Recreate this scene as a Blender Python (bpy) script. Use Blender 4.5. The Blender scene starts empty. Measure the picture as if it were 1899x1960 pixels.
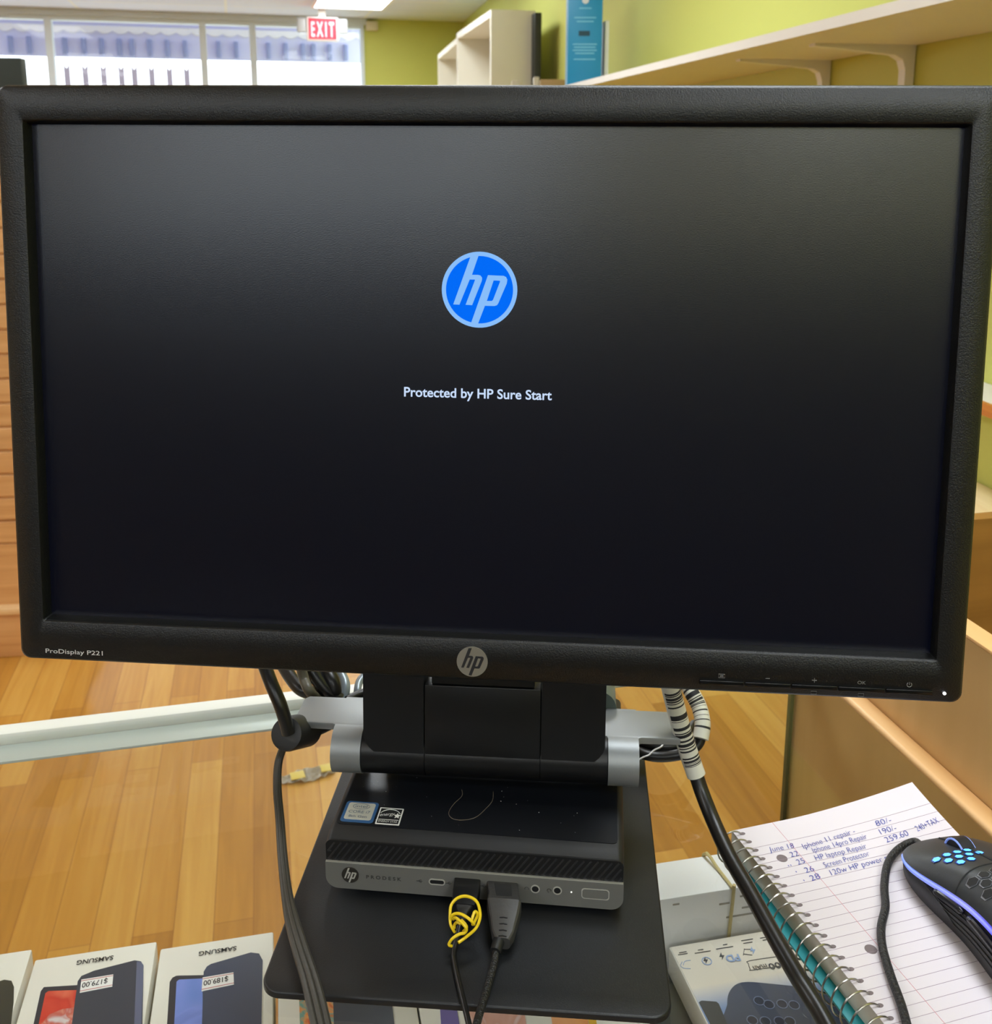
import bpy, bmesh, math, random
from mathutils import Vector, Matrix
from mathutils.geometry import tessellate_polygon
random.seed(4)
PI = math.pi
scene = bpy.context.scene
COL = scene.collection

# ------------------------------------------------------------------ camera, world, exposure
F, CX, CY, PITCH, ROLL, CZ = 1930.0, 949.5, 694.0, 0.206, 0.0007, 1.4075
IW, IH = 1899.0, 1960.0
cam_d = bpy.data.cameras.new('camera')
cam = bpy.data.objects.new('camera', cam_d)
COL.objects.link(cam)
cam_d.sensor_fit = 'HORIZONTAL' if IW >= IH else 'VERTICAL'
cam_d.sensor_width = 36.0
cam_d.sensor_height = 36.0
cam_d.lens = 36.0 * F / IH
cam_d.shift_x = 0.0
cam_d.shift_y = (CY - IH / 2) / IH
cam_d.clip_start = 0.02
cam_d.clip_end = 200
cam_d.dof.use_dof = True
cam_d.dof.focus_distance = 0.56
cam_d.dof.aperture_fstop = 22
fw = Vector((0, math.cos(PITCH), -math.sin(PITCH)))
up0 = Vector((0, math.sin(PITCH), math.cos(PITCH)))
rt0 = Vector((1, 0, 0))
RT = math.cos(ROLL) * rt0 + math.sin(ROLL) * up0
UP = -math.sin(ROLL) * rt0 + math.cos(ROLL) * up0
CAM = Vector((0, 0, CZ))
cam.matrix_world = Matrix(((RT.x, UP.x, -fw.x, 0), (RT.y, UP.y, -fw.y, 0), (RT.z, UP.z, -fw.z, CZ), (0, 0, 0, 1)))
scene.camera = cam

world = bpy.data.worlds.new('sky')
scene.world = world
world.use_nodes = True
bgn = world.node_tree.nodes['Background']
bgn.inputs[0].default_value = (0.86, 0.94, 1.0, 1)
bgn.inputs[1].default_value = 3.6

scene.view_settings.view_transform = 'Standard'
scene.view_settings.look = 'None'
scene.view_settings.gamma = 1.0
scene.view_settings.use_curve_mapping = False
scene.view_settings.exposure = 0.0
TROFFER_STRENGTH = 12.0
scene.cycles.max_bounces = 8
scene.cycles.diffuse_bounces = 4
scene.cycles.glossy_bounces = 4
scene.cycles.transparent_max_bounces = 24
scene.cycles.caustics_reflective = False
scene.cycles.caustics_refractive = False
scene.cycles.sample_clamp_indirect = 6.0

# ------------------------------------------------------------------ helpers
def ray(px, py):
    return fw + RT * ((px - CX) / F) - UP * ((py - CY) / F)
def onz(px, py, z):
    d = ray(px, py)
    return CAM + d * ((z - CZ) / d.z)
def onplane(px, py, P, n):
    d = ray(px, py)
    return CAM + d * (n.dot(P - CAM) / n.dot(d))
def frame(x, y, z, yaw=0.0, tilt=0.0, roll=0.0):
    return Matrix.Translation((x, y, z)) @ Matrix.Rotation(yaw, 4, 'Z') @ Matrix.Rotation(tilt, 4, 'X') @ Matrix.Rotation(roll, 4, 'Y')
I4 = Matrix.Identity(4)
def s2l(c):
    return tuple(((v / 255) / 12.92 if v / 255 <= 0.04045 else ((v / 255 + 0.055) / 1.055) ** 2.4) for v in c)

MATS = {}
def mat(name, rgb, rough=0.5, metal=0.0, bump=None, spec=0.5, emit=None, estr=0.0, coat=0.0, vary=None, aniso=None):
    """rgb in sRGB 0..255; bump=(scale, strength); vary=(scale, amount)"""
    if name in MATS:
        return MATS[name]
    m = bpy.data.materials.new(name)
    m.use_nodes = True
    nt = m.node_tree
    b = nt.nodes['Principled BSDF']
    c = s2l(rgb)
    b.inputs['Base Color'].default_value = (*c, 1)
    b.inputs['Roughness'].default_value = rough
    b.inputs['Metallic'].default_value = metal
    b.inputs['Specular IOR Level'].default_value = spec
    b.inputs['Coat Weight'].default_value = coat
    if emit:
        b.inputs['Emission Color'].default_value = (*s2l(emit), 1)
        b.inputs['Emission Strength'].default_value = estr
    tc = nt.nodes.new('ShaderNodeTexCoord')
    if bump:
        n = nt.nodes.new('ShaderNodeTexNoise')
        n.inputs['Scale'].default_value = bump[0]
        n.inputs['Detail'].default_value = 3
        nt.links.new(tc.outputs['Object'], n.inputs['Vector'])
        bp = nt.nodes.new('ShaderNodeBump')
        bp.inputs['Strength'].default_value = bump[1]
        bp.inputs['Distance'].default_value = bump[2] if len(bump) > 2 else 0.001
        nt.links.new(n.outputs['Fac'], bp.inputs['Height'])
        nt.links.new(bp.outputs['Normal'], b.inputs['Normal'])
    if vary is None:
        vary = (6.0, 0.04)
    n = nt.nodes.new('ShaderNodeTexNoise')
    n.inputs['Scale'].default_value = vary[0]
    nt.links.new(tc.outputs['Object'], n.inputs['Vector'])
    mx = nt.nodes.new('ShaderNodeMix')
    mx.data_type = 'RGBA'
    mx.inputs['A'].default_value = (*[v * (1 - vary[1]) for v in c], 1)
    mx.inputs['B'].default_value = (*[min(1, v * (1 + vary[1])) for v in c], 1)
    nt.links.new(n.outputs['Fac'], mx.inputs['Factor'])
    nt.links.new(mx.outputs['Result'], b.inputs['Base Color'])
    MATS[name] = m
    return m

def wood_mat(name, c1, c2, rough=0.4, yaw=0.0, grain=(3, 60, 60), axis='X', bumpy=0.0):
    m = bpy.data.materials.new(name)
    m.use_nodes = True
    nt = m.node_tree
    b = nt.nodes['Principled BSDF']
    b.inputs['Roughness'].default_value = rough
    tc = nt.nodes.new('ShaderNodeTexCoord')
    mp = nt.nodes.new('ShaderNodeMapping')
    mp.inputs['Rotation'].default_value = (0, 0, yaw)
    mp.inputs['Scale'].default_value = grain
    nt.links.new(tc.outputs['Object'], mp.inputs['Vector'])
    n = nt.nodes.new('ShaderNodeTexNoise')
    n.inputs['Scale'].default_value = 1.0
    n.inputs['Detail'].default_value = 6
    n.inputs['Distortion'].default_value = 0.6
    nt.links.new(mp.outputs['Vector'], n.inputs['Vector'])
    r = nt.nodes.new('ShaderNodeValToRGB')
    r.color_ramp.elements[0].position = 0.3
    r.color_ramp.elements[1].position = 0.7
    r.color_ramp.elements[0].color = (*s2l(c1), 1)
    r.color_ramp.elements[1].color = (*s2l(c2), 1)
    nt.links.new(n.outputs['Fac'], r.inputs['Fac'])
    nt.links.new(r.outputs['Color'], b.inputs['Base Color'])
    return m

def glass_mat(name, tint=(0.97, 0.99, 0.98), rough=0.0, ior=1.5):
    m = bpy.data.materials.new(name)
    m.use_nodes = True
    nt = m.node_tree
    nt.nodes.clear()
    out = nt.nodes.new('ShaderNodeOutputMaterial')
    t = nt.nodes.new('ShaderNodeBsdfTransparent')
    t.inputs['Color'].default_value = (*tint, 1)
    g = nt.nodes.new('ShaderNodeBsdfGlossy')
    g.inputs['Roughness'].default_value = rough
    fr = nt.nodes.new('ShaderNodeFresnel')
    fr.inputs['IOR'].default_value = ior
    mx = nt.nodes.new('ShaderNodeMixShader')
    ge = nt.nodes.new('ShaderNodeNewGeometry')
    sb_ = nt.nodes.new('ShaderNodeMath')
    sb_.operation = 'SUBTRACT'
    sb_.inputs[0].default_value = 1.0
    nt.links.new(ge.outputs['Backfacing'], sb_.inputs[1])
    ml = nt.nodes.new('ShaderNodeMath')
    ml.operation = 'MULTIPLY'
    nt.links.new(fr.outputs[0], ml.inputs[0])
    nt.links.new(sb_.outputs[0], ml.inputs[1])
    nt.links.new(ml.outputs[0], mx.inputs[0])
    nt.links.new(t.outputs[0], mx.inputs[1])
    nt.links.new(g.outputs[0], mx.inputs[2])
    nt.links.new(mx.outputs[0], out.inputs[0])
    return m

# ---- mesh builders
def add_box(bm, x0, x1, y0, y1, z0, z1, bev=0.0, seg=2):
    vs = [bm.verts.new((x, y, z)) for x in (x0, x1) for y in (y0, y1) for z in (z0, z1)]
    idx = [(0, 1, 3, 2), (4, 6, 7, 5), (0, 4, 5, 1), (2, 3, 7, 6), (0, 2, 6, 4), (1, 5, 7, 3)]
    fs = [bm.faces.new([vs[i] for i in f]) for f in idx]
    if bev > 0:
        es = list({e for f in fs for e in f.edges})
        bmesh.ops.bevel(bm, geom=es, offset=bev, segments=seg, profile=0.5, affect='EDGES')
    return bm
def box(*a, **k):
    return add_box(bmesh.new(), *a, **k)
def rrect(w, h, r, n=5, cx=0, cy=0):
    """rounded rectangle, half sizes w, h; r may be a 4-tuple (br, tr, tl, bl)"""
    rs = r if isinstance(r, tuple) else (r,) * 4
    pts = []
    for (sx, sy, a0), rr in zip(((1, -1, -90), (1, 1, 0), (-1, 1, 90), (-1, -1, 180)), rs):
        for i in range(n + 1):
            a = math.radians(a0 + 90 * i / n)
            pts.append((cx + sx * (w - rr) + rr * math.cos(a), cy + sy * (h - rr) + rr * math.sin(a)))
    return pts
def circ(r, n=40, cx=0, cy=0):
    return [(cx + r * math.cos(2 * PI * i / n), cy + r * math.sin(2 * PI * i / n)) for i in range(n)]
def add_flat(bm, loops, z0, z1, M=None):
    """prism of outline loops[0] with holes loops[1:], between z0 and z1 of M's xy plane"""
    M = M or I4
    tess = tessellate_polygon([[Vector((x, y, 0)) for x, y in lp] for lp in loops])
    flat = [p for lp in loops for p in lp]
    top = [bm.verts.new(M @ Vector((x, y, z1))) for x, y in flat]
    bot = [bm.verts.new(M @ Vector((x, y, z0))) for x, y in flat]
    for t in tess:
        try:
            bm.faces.new([top[i] for i in t])
            bm.faces.new([bot[i] for i in reversed(t)])
        except ValueError:
            pass
    k = 0
    for lp in loops:
        n = len(lp)
        for i in range(n):
            a, b = k + i, k + (i + 1) % n
            try:
                bm.faces.new([bot[a], bot[b], top[b], top[a]])
            except ValueError:
                pass
        k += n
    bmesh.ops.recalc_face_normals(bm, faces=bm.faces[:])
    return bm
def flat(loops, z0, z1, M=None):
    if not isinstance(loops[0][0], (tuple, list)):
        loops = [loops]
    return add_flat(bmesh.new(), loops, z0, z1, M)
def smooth_path(pts, sub=6, closed=False):
    P = [Vector(p) for p in pts]
    n = len(P)
    out = []
    rng = n if closed else n - 1
    for i in range(rng):
        if closed:
            p0, p1, p2, p3 = P[(i - 1) % n], P[i], P[(i + 1) % n], P[(i + 2) % n]
        else:
            p0, p1, p2, p3 = P[max(i - 1, 0)], P[i], P[i + 1], P[min(i + 2, n - 1)]
        for s in range(sub):
            t = s / sub
            out.append(0.5 * ((2 * p1) + (p2 - p0) * t + (2 * p0 - 5 * p1 + 4 * p2 - p3) * t * t + (3 * p1 - p0 - 3 * p2 + p3) * t ** 3))
    if not closed:
        out.append(P[-1])
    return out
def add_tube(bm, pts, r, seg=12, closed=False, caps=True, flatx=1.0):
    P = [Vector(p) for p in pts]
    n = len(P)
    rs = r if isinstance(r, (list, tuple)) else [r] * n
    T = []
    for i in range(n):
        a = P[(i - 1) % n] if (closed or i > 0) else P[i]
        b = P[(i + 1) % n] if (closed or i < n - 1) else P[i]
        T.append((b - a).normalized())
    ref = Vector((0, 0, 1)) if abs(T[0].z) < 0.9 else Vector((1, 0, 0))
    N = (ref - T[0] * ref.dot(T[0])).normalized()
    rings = []
    for i in range(n):
        N = (N - T[i] * N.dot(T[i])).normalized()
        B = T[i].cross(N)
        rings.append([bm.verts.new(P[i] + (N * math.cos(2 * PI * k / seg) + B * math.sin(2 * PI * k / seg) * flatx) * rs[i]) for k in range(seg)])
    fs = []
    for i in range(n if closed else n - 1):
        A, Bq = rings[i], rings[(i + 1) % n]
        row = []
        for k in range(seg):
            row.append(bm.faces.new([A[k], A[(k + 1) % seg], Bq[(k + 1) % seg], Bq[k]]))
        fs.append(row)
    if caps and not closed:
        bm.faces.new(list(reversed(rings[0])))
        bm.faces.new(rings[-1])
    return fs
def tube(pts, r, seg=12, sub=6, closed=False, **k):
    bm = bmesh.new()
    add_tube(bm, smooth_path(pts, sub, closed) if sub > 1 else pts, r, seg, closed, **k)
    return bm
def loft(rings, cap0=True, cap1=True):
    bm = bmesh.new()
    R = [[bm.verts.new(Vector(p)) for p in ring] for ring in rings]
    n = len(R[0])
    for a, b in zip(R, R[1:]):
        for k in range(n):
            bm.faces.new([a[k], a[(k + 1) % n], b[(k + 1) % n], b[k]])
    if cap0:
        bm.faces.new(list(reversed(R[0])))
    if cap1:
        bm.faces.new(R[-1])
    bmesh.ops.recalc_face_normals(bm, faces=bm.faces[:])
    return bm
def text_data(body, bold=0.0):
    cu = bpy.data.curves.new('t', 'FONT')
    cu.body = body
    cu.offset = bold
    cu.extrude = 0.0
    cu.resolution_u = 4
    o = bpy.data.objects.new('t', cu)
    COL.objects.link(o)
    dg = bpy.context.evaluated_depsgraph_get()
    me = bpy.data.meshes.new_from_object(o.evaluated_get(dg))
    bpy.data.objects.remove(o)
    bpy.data.curves.remove(cu)
    vs = [(v.co.x, v.co.y) for v in me.vertices]
    fs = [tuple(p.vertices) for p in me.polygons]
    bpy.data.meshes.remove(me)
    return vs, fs
def add_text(bm, body, A, B, nrm, h, bold=0.0, lift=0.0002, shear=0.0):
    """letters whose baseline runs from A to B, capital height h, standing on a plane of normal nrm"""
    vs, fs = text_data(body, bold)
    x0 = min(v[0] for v in vs); x1 = max(v[0] for v in vs)
    A, B = Vector(A), Vector(B)
    X = (B - A)
    W = X.length
    X.normalize()
    Y = Vector(nrm).normalized().cross(X)
    k = h / 0.73
    q = [bm.verts.new(A + X * ((x - x0) / (x1 - x0) * W + shear * y * k) + Y * (y * k) + Vector(nrm).normalized() * lift) for x, y in vs]
    for f in fs:
        try:
            bm.faces.new([q[i] for i in f])
        except ValueError:
            pass
    return bm

# ---- object builders
WM = {}
def _name(n):
    return n
def obj(name, bm, m, parent=None, M=None, smooth=35, label=None):
    me = bpy.data.meshes.new(name)
    bm.to_mesh(me)
    bm.free()
    for mm in (m if isinstance(m, (list, tuple)) else [m]):
        me.materials.append(mm)
    if smooth:
        for p in me.polygons:
            p.use_smooth = True
        me.set_sharp_from_angle(angle=math.radians(smooth))
    o = bpy.data.objects.new(name, me)
    COL.objects.link(o)
    M = M.copy() if M is not None else (WM[parent].copy() if parent is not None else I4.copy())
    if parent is not None:
        o.parent = parent
        o.matrix_basis = WM[parent].inverted() @ M
    else:
        o.matrix_basis = M
    WM[o] = M
    if label:
        o['label'] = label
    return o
def tag(o, label, cat, group=None):
    o['label'] = label
    o['category'] = cat
    if group:
        o['group'] = group
    return o
def thing(name, label, cat, M, group=None):
    o = bpy.data.objects.new(name, None)
    o.empty_display_size = 0.02
    COL.objects.link(o)
    o.matrix_basis = M
    WM[o] = M.copy()
    return tag(o, label, cat, group)
def struct(name, bm, m, M=None, smooth=0, parent=None):
    o = obj(name, bm, m, parent=parent, M=M, smooth=smooth)
    if parent is None:
        o['kind'] = 'structure'
    return o

# ------------------------------------------------------------------ materials
M_green = mat('green_wall_paint', (200, 202, 104), 0.75, bump=(60, 0.15), vary=(1.2, 0.05))
M_white_paint = mat('white_paint', (232, 230, 224), 0.5)
M_alu = mat('pale_aluminium_frame', (196, 204, 200), 0.35, 0.3)
M_windowframe = mat('window_frame_grey', (216, 226, 232), 0.5)
M_glass = glass_mat('case_glass', (0.985, 0.992, 0.988))
M_pane = glass_mat('window_glass', (0.97, 0.98, 0.985), ior=1.3)
M_black = mat('black_textured_plastic', (11, 12, 13), 0.38, bump=(1400, 0.35, 0.0006), vary=(20, 0.08))
M_blacksmooth = mat('black_smooth_plastic', (11, 11, 12), 0.38, bump=(900, 0.1, 0.0004))
M_matblack = mat('black_powder_coat', (19, 21, 24), 0.40, bump=(1800, 0.25, 0.0004), vary=(30, 0.1))
M_rubber = mat('black_rubber', (26, 26, 26), 0.5, bump=(300, 0.1))
M_cable = mat('black_cable_sheath', (24, 23, 22), 0.34, bump=(120, 0.15))
M_ribbon = mat('worn_grey_black_cable', (58, 55, 48), 0.42, bump=(200, 0.2), vary=(40, 0.25))
M_silver = mat('brushed_silver_metal', (146, 149, 150), 0.46, 0.6, bump=(700, 0.08, 0.0003), vary=(30, 0.06))
M_pcsilver = mat('dark_silver_faceplate', (120, 119, 115), 0.42, 0.3, bump=(900, 0.08, 0.0003))
M_chrome = mat('bright_metal', (225, 222, 212), 0.3, 0.6)
M_wire = mat('steel_wire', (175, 172, 165), 0.28, 1.0)
M_print_white = mat('white_print', (205, 205, 205), 0.6)
M_print_grey = mat('grey_print', (120, 120, 120), 0.6)
M_print_black = mat('black_print', (24, 24, 28), 0.6)
M_box = mat('white_card_box', (226, 222, 210), 0.45, bump=(80, 0.08))
M_paper = mat('paper', (216, 208, 213), 0.75)
M_dark = mat('dark_recess', (6, 6, 7), 0.7)

# ------------------------------------------------------------------ ROOM
YAW = 0.25
def rframe(x, y, z=0.0, yaw=YAW):
    return frame(x, y, z, yaw)
# corners of the room (plan)
NR = Vector((-0.31, 9.92, 0))            # where window wall meets right wall
uf = Vector((math.cos(YAW), math.sin(YAW), 0))
NL = NR - uf * 7.6
wy = 0.17
vr = Vector((math.sin(wy), -math.cos(wy), 0))
SR = NR + vr * 13.6
SL = NL + Vector((math.sin(YAW), -math.cos(YAW), 0)) * 13.0
HC = 2.6

def floor_material():
    m = bpy.data.materials.new('oiled_strip_wood_floor')
    m.use_nodes = True
    nt = m.node_tree
    b = nt.nodes['Principled BSDF']
    tc = nt.nodes.new('ShaderNodeTexCoord')
    mp = nt.nodes.new('ShaderNodeMapping')
    mp.inputs['Rotation'].default_value = (0, 0, -(PI / 2 + 0.228))
    nt.links.new(tc.outputs['Object'], mp.inputs['Vector'])
    br = nt.nodes.new('ShaderNodeTexBrick')
    br.inputs['Scale'].default_value = 1.0
    br.inputs['Brick Width'].default_value = 0.85
    br.inputs['Row Height'].default_value = 0.072
    br.inputs['Mortar Size'].default_value = 0.0007
    br.inputs['Mortar Smooth'].default_value = 0.1
    br.inputs['Color1'].default_value = (0, 0, 0, 1)
    br.inputs['Color2'].default_value = (1, 1, 1, 1)
    br.inputs['Mortar'].default_value = (0.1, 0.1, 0.1, 1)
    br.offset = 0.37
    nt.links.new(mp.outputs['Vector'], br.inputs['Vector'])
    mp2 = nt.nodes.new('ShaderNodeMapping')
    mp2.inputs['Scale'].default_value = (2.2, 38, 1)
    nt.links.new(mp.outputs['Vector'], mp2.inputs['Vector'])
    n = nt.nodes.new('ShaderNodeTexNoise')
    n.inputs['Scale'].default_value = 1.0
    n.inputs['Detail'].default_value = 7
    n.inputs['Distortion'].default_value = 1.2
    nt.links.new(mp2.outputs['Vector'], n.inputs['Vector'])
    mix = nt.nodes.new('ShaderNodeMath')
    mix.operation = 'MULTIPLY_ADD'
    mix.inputs[1].default_value = 0.62
    nt.links.new(br.outputs['Color'], mix.inputs[0])
    m2 = nt.nodes.new('ShaderNodeMath')
    m2.operation = 'MULTIPLY_ADD'
    m2.inputs[1].default_value = 0.7
    m2.inputs[2].default_value = -0.18
    nt.links.new(n.outputs['Fac'], m2.inputs[0])
    nt.links.new(m2.outputs[0], mix.inputs[2])
    r = nt.nodes.new('ShaderNodeValToRGB')
    els = r.color_ramp.elements
    els[0].position = 0.0; els[0].color = (*s2l((158, 104, 36)), 1)
    els[1].position = 1.0; els[1].color = (*s2l((224, 178, 92)), 1)
    e = els.new(0.45); e.color = (*s2l((196, 140, 58)), 1)
    nt.links.new(mix.outputs[0], r.inputs['Fac'])
    mm = nt.nodes.new('ShaderNodeMix')
    mm.data_type = 'RGBA'
    mm.inputs['B'].default_value = (*s2l((150, 92, 40)), 1)
    nt.links.new(br.outputs['Fac'], mm.inputs['Factor'])
    nt.links.new(r.outputs['Color'], mm.inputs['A'])
    nt.links.new(mm.outputs['Result'], b.inputs['Base Color'])
    b.inputs['Roughness'].default_value = 0.33
    return m
fl = bmesh.new()
e = 0.2
add_flat(fl, [[(SL.x - e, SL.y - e), (SR.x + e, SR.y - e), (NR.x + e, NR.y + e), (NL.x - e, NL.y + e)]], -0.1, 0.0)
struct('floor', fl, floor_material())

def ceiling_material():
    m = bpy.data.materials.new('ceiling_tiles')
    m.use_nodes = True
    nt = m.node_tree
    b = nt.nodes['Principled BSDF']
    b.inputs['Roughness'].default_value = 0.9
    tc = nt.nodes.new('ShaderNodeTexCoord')
    mp = nt.nodes.new('ShaderNodeMapping')
    mp.inputs['Rotation'].default_value = (0, 0, -YAW)
    nt.links.new(tc.outputs['Object'], mp.inputs['Vector'])
    br = nt.nodes.new('ShaderNodeTexBrick')
    br.offset = 0.0
    br.inputs['Scale'].default_value = 1.0
    br.inputs['Brick Width'].default_value = 1.22
    br.inputs['Row Height'].default_value = 0.61
    br.inputs['Mortar Size'].default_value = 0.012
    br.inputs['Color1'].default_value = (*s2l((226, 230, 244)), 1)
    br.inputs['Color2'].default_value = (*s2l((220, 224, 238)), 1)
    br.inputs['Mortar'].default_value = (*s2l((236, 234, 228)), 1)
    nt.links.new(mp.outputs['Vector'], br.inputs['Vector'])
    nt.links.new(br.outputs['Color'], b.inputs['Base Color'])
    return m
cl = bmesh.new()
add_flat(cl, [[(SL.x - e, SL.y - e), (SR.x + e, SR.y - e), (NR.x + e, NR.y + e), (NL.x - e, NL.y + e)]], HC, HC + 0.1)
struct('ceiling', cl, ceiling_material())

def wall_between(name, A, B, z0, z1, thick, m):
    d = (B - A)
    L = d.length
    yaw = math.atan2(d.y, d.x)
    return struct(name, box(0, L, 0, thick, z0, z1), m, M=frame(A.x, A.y, 0, yaw))
M_back = mat('back_wall_paint', (222, 218, 180), 0.8)
wall_between('wall_left', SL, NL, 0, HC, 0.1, M_white_paint)
wall_between('wall_right', NR, SR, 0, HC, 0.1, M_green)
dB = (SL - SR)
LB = dB.length
BWF = frame(SR.x, SR.y, 0, math.atan2(dB.y, dB.x))
xa_, xb_ = (BWF.inverted() @ Vector((-0.6, SR.y, 0))).x, (BWF.inverted() @ Vector((-3.6, SR.y, 0))).x
wb_ = bmesh.new()
add_box(wb_, 0, xa_, 0, 0.1, 0, HC)
add_box(wb_, xb_, LB, 0, 0.1, 0, HC)
add_box(wb_, xa_, xb_, 0, 0.1, 0, 1.7)
add_box(wb_, xa_, xb_, 0, 0.1, 2.45, HC)
struct('wall_back', wb_, M_back, M=BWF)
tw = bmesh.new()  # unseen window added behind the camera for bluish light in the screen's reflection
for k in range(4):
    xx = xa_ + (xb_ - xa_) * k / 3
    add_box(tw, max(xa_, xx - 0.03), min(xb_, xx + 0.03), 0.01, 0.08, 1.7, 2.45)
add_box(tw, xa_, xb_, 0.012, 0.078, 1.7, 1.75)
add_box(tw, xa_, xb_, 0.012, 0.078, 2.40, 2.45)
w_ = struct('window_9', tw, M_windowframe, M=BWF)
obj('pane', box(xa_ + 0.03, xb_ - 0.03, 0.04, 0.046, 1.75, 2.40), M_pane, parent=w_, M=BWF, smooth=0)
# unseen dark cabinet added behind the camera to darken the screen's lower reflection
bc = thing('added_dark_cabinet', 'unseen black cabinet added behind the camera to darken the monitor screen reflection', 'cabinet', frame(0.1, -1.05, 0, 0.0))
M_blacklam = mat('black_laminate', (9, 9, 10), 0.6)
obj('cabinet_body', box(-2.0, 1.2, -0.5, 0.0, 0.0, 1.52), M_blacklam, bc, smooth=0)
for i in range(4):
    obj('door', box(-1.98 + i * 0.795, -1.98 + i * 0.795 + 0.78, 0.0, 0.018, 0.05, 1.50, bev=0.003), M_blacklam, bc)
# window wall in its own frame: origin NR, x runs towards the room's left (negative u)
WF = frame(NR.x, NR.y, 0, YAW)          # local x along u, so windows at negative x; room is at -y
def wx(px, py=100):
    P = onplane(px, py, NR, Vector((-math.sin(YAW), math.cos(YAW), 0)))
    return (WF.inverted() @ P).x
X_end = wx(695)
ZT, ZB = 2.545, 0.55
wf = bmesh.new()
add_box(wf, X_end, 0.1, 0, 0.12, 0, HC)
add_box(wf, -7.6, X_end, 0, 0.12, ZT, HC)
add_box(wf, -7.6, X_end, 0, 0.12, 0, ZB)
struct('wall_front', wf, M_green, M=WF)
mull = [wx(697), wx(485), wx(390), wx(96), -5.2, -6.4, -7.55]
for i in range(len(mull) - 1):
    b_, a_ = mull[i], mull[i + 1]
    fb = bmesh.new()
    t = 0.028
    add_box(fb, a_, a_ + t, -0.02, 0.09, ZB, ZT)
    add_box(fb, b_ - t, b_, -0.02, 0.09, ZB, ZT)
    add_box(fb, a_ + t, b_ - t, -0.02, 0.09, ZT - 0.035, ZT)
    add_box(fb, a_ + t, b_ - t, -0.02, 0.09, ZB, ZB + 0.05)
    w = struct('window_%d' % (i + 1), fb, M_windowframe, M=WF)
    obj('pane', box(a_ + t, b_ - t, 0.03, 0.036, ZB + 0.05, ZT - 0.035), M_pane, parent=w, M=WF, smooth=0)
struct('trim_1', box(-7.6, X_end + 0.03, -0.05, 0.0, ZT, HC - 0.002), mat('header_trim', (206, 214, 218), 0.6), M=WF)

# outside: pavement, awning, fence
struct('ground', box(-14, 8, 0.14, 16, -0.16, -0.06), mat('pale_pavement', (214, 212, 206), 0.8), M=WF)
aw = thing('shop_awning', 'lavender scalloped awning hanging outside above the shop windows', 'awning', WF @ Matrix.Translation((-3.5, 1.35, 2.38)))
M_aw = mat('lavender_awning', (218, 220, 255), 0.7)
av = bmesh.new()
add_box(av, -7.6, -0.6, 1.35, 1.39, 2.32, 2.80)
add_box(av, -7.6, -0.6, 0.14, 1.35, 2.72, 2.76)
obj('valance', av, M_aw, aw, M=WF, smooth=0)
sc_ = bmesh.new()
sc_pts = [(-7.6, 2.62)] + [(-7.6 + i * 0.025, 2.575 - 0.03 * abs(math.sin(PI * i / 6))) for i in range(281)] + [(-0.6, 2.62)]
add_flat(sc_, [sc_pts], 0, 0.012, M=Matrix(((1, 0, 0, 0), (0, 0, -1, 1.345), (0, 1, 0, 0), (0, 0, 0, 1))))
obj('scalloped_trim', sc_, mat('awning_trim', (246, 246, 255), 0.7), aw, M=WF, smooth=0)
for px in (20, 56, 124, 160, 194, 228, 252, 286, 320, 354, 418, 452, 514, 547, 580, 600, 631, 662):
    P = onplane(px, 90, (WF @ Vector((0, 1.3, 0))), Vector((-math.sin(YAW), math.cos(YAW), 0)))
    lx = (WF.inverted() @ P).x
    obj('hanger', box(lx - 0.022, lx + 0.022, 1.29, 1.34, 2.335, 2.50, bev=0.008), mat('awning_hanger', (150, 160, 206), 0.5), aw, M=WF)
fe = thing('picket_fence', 'pale pointed picket fence standing outside beyond the windows', 'fence', WF @ Matrix.Translation((-4.3, 4.0, 0)))
fbm = bmesh.new()
add_box(fbm, -8.5, -2.2, 4.0, 4.03, 1.0, 1.08)
obj('rail', fbm, M_white_paint, fe, M=WF, smooth=0)
for px in (129, 164, 199, 233, 258, 291, 325, 358):
    P = onplane(px, 150, (WF @ Vector((0, 3.97, 0))), Vector((-math.sin(YAW), math.cos(YAW), 0)))
    lx = (WF.inverted() @ P).x
    pk = bmesh.new()
    add_flat(pk, [[(lx - 0.035, -0.06), (lx + 0.035, -0.06), (lx + 0.035, 2.46), (lx, 2.40), (lx - 0.035, 2.46)]], 0, 0.02,
             M=Matrix(((1, 0, 0, 0), (0, 0, -1, 3.99), (0, 1, 0, 0), (0, 0, 0, 1))))
    obj('picket', pk, mat('picket_paint', (120, 108, 116), 0.7), fe, M=WF, smooth=0)

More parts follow.
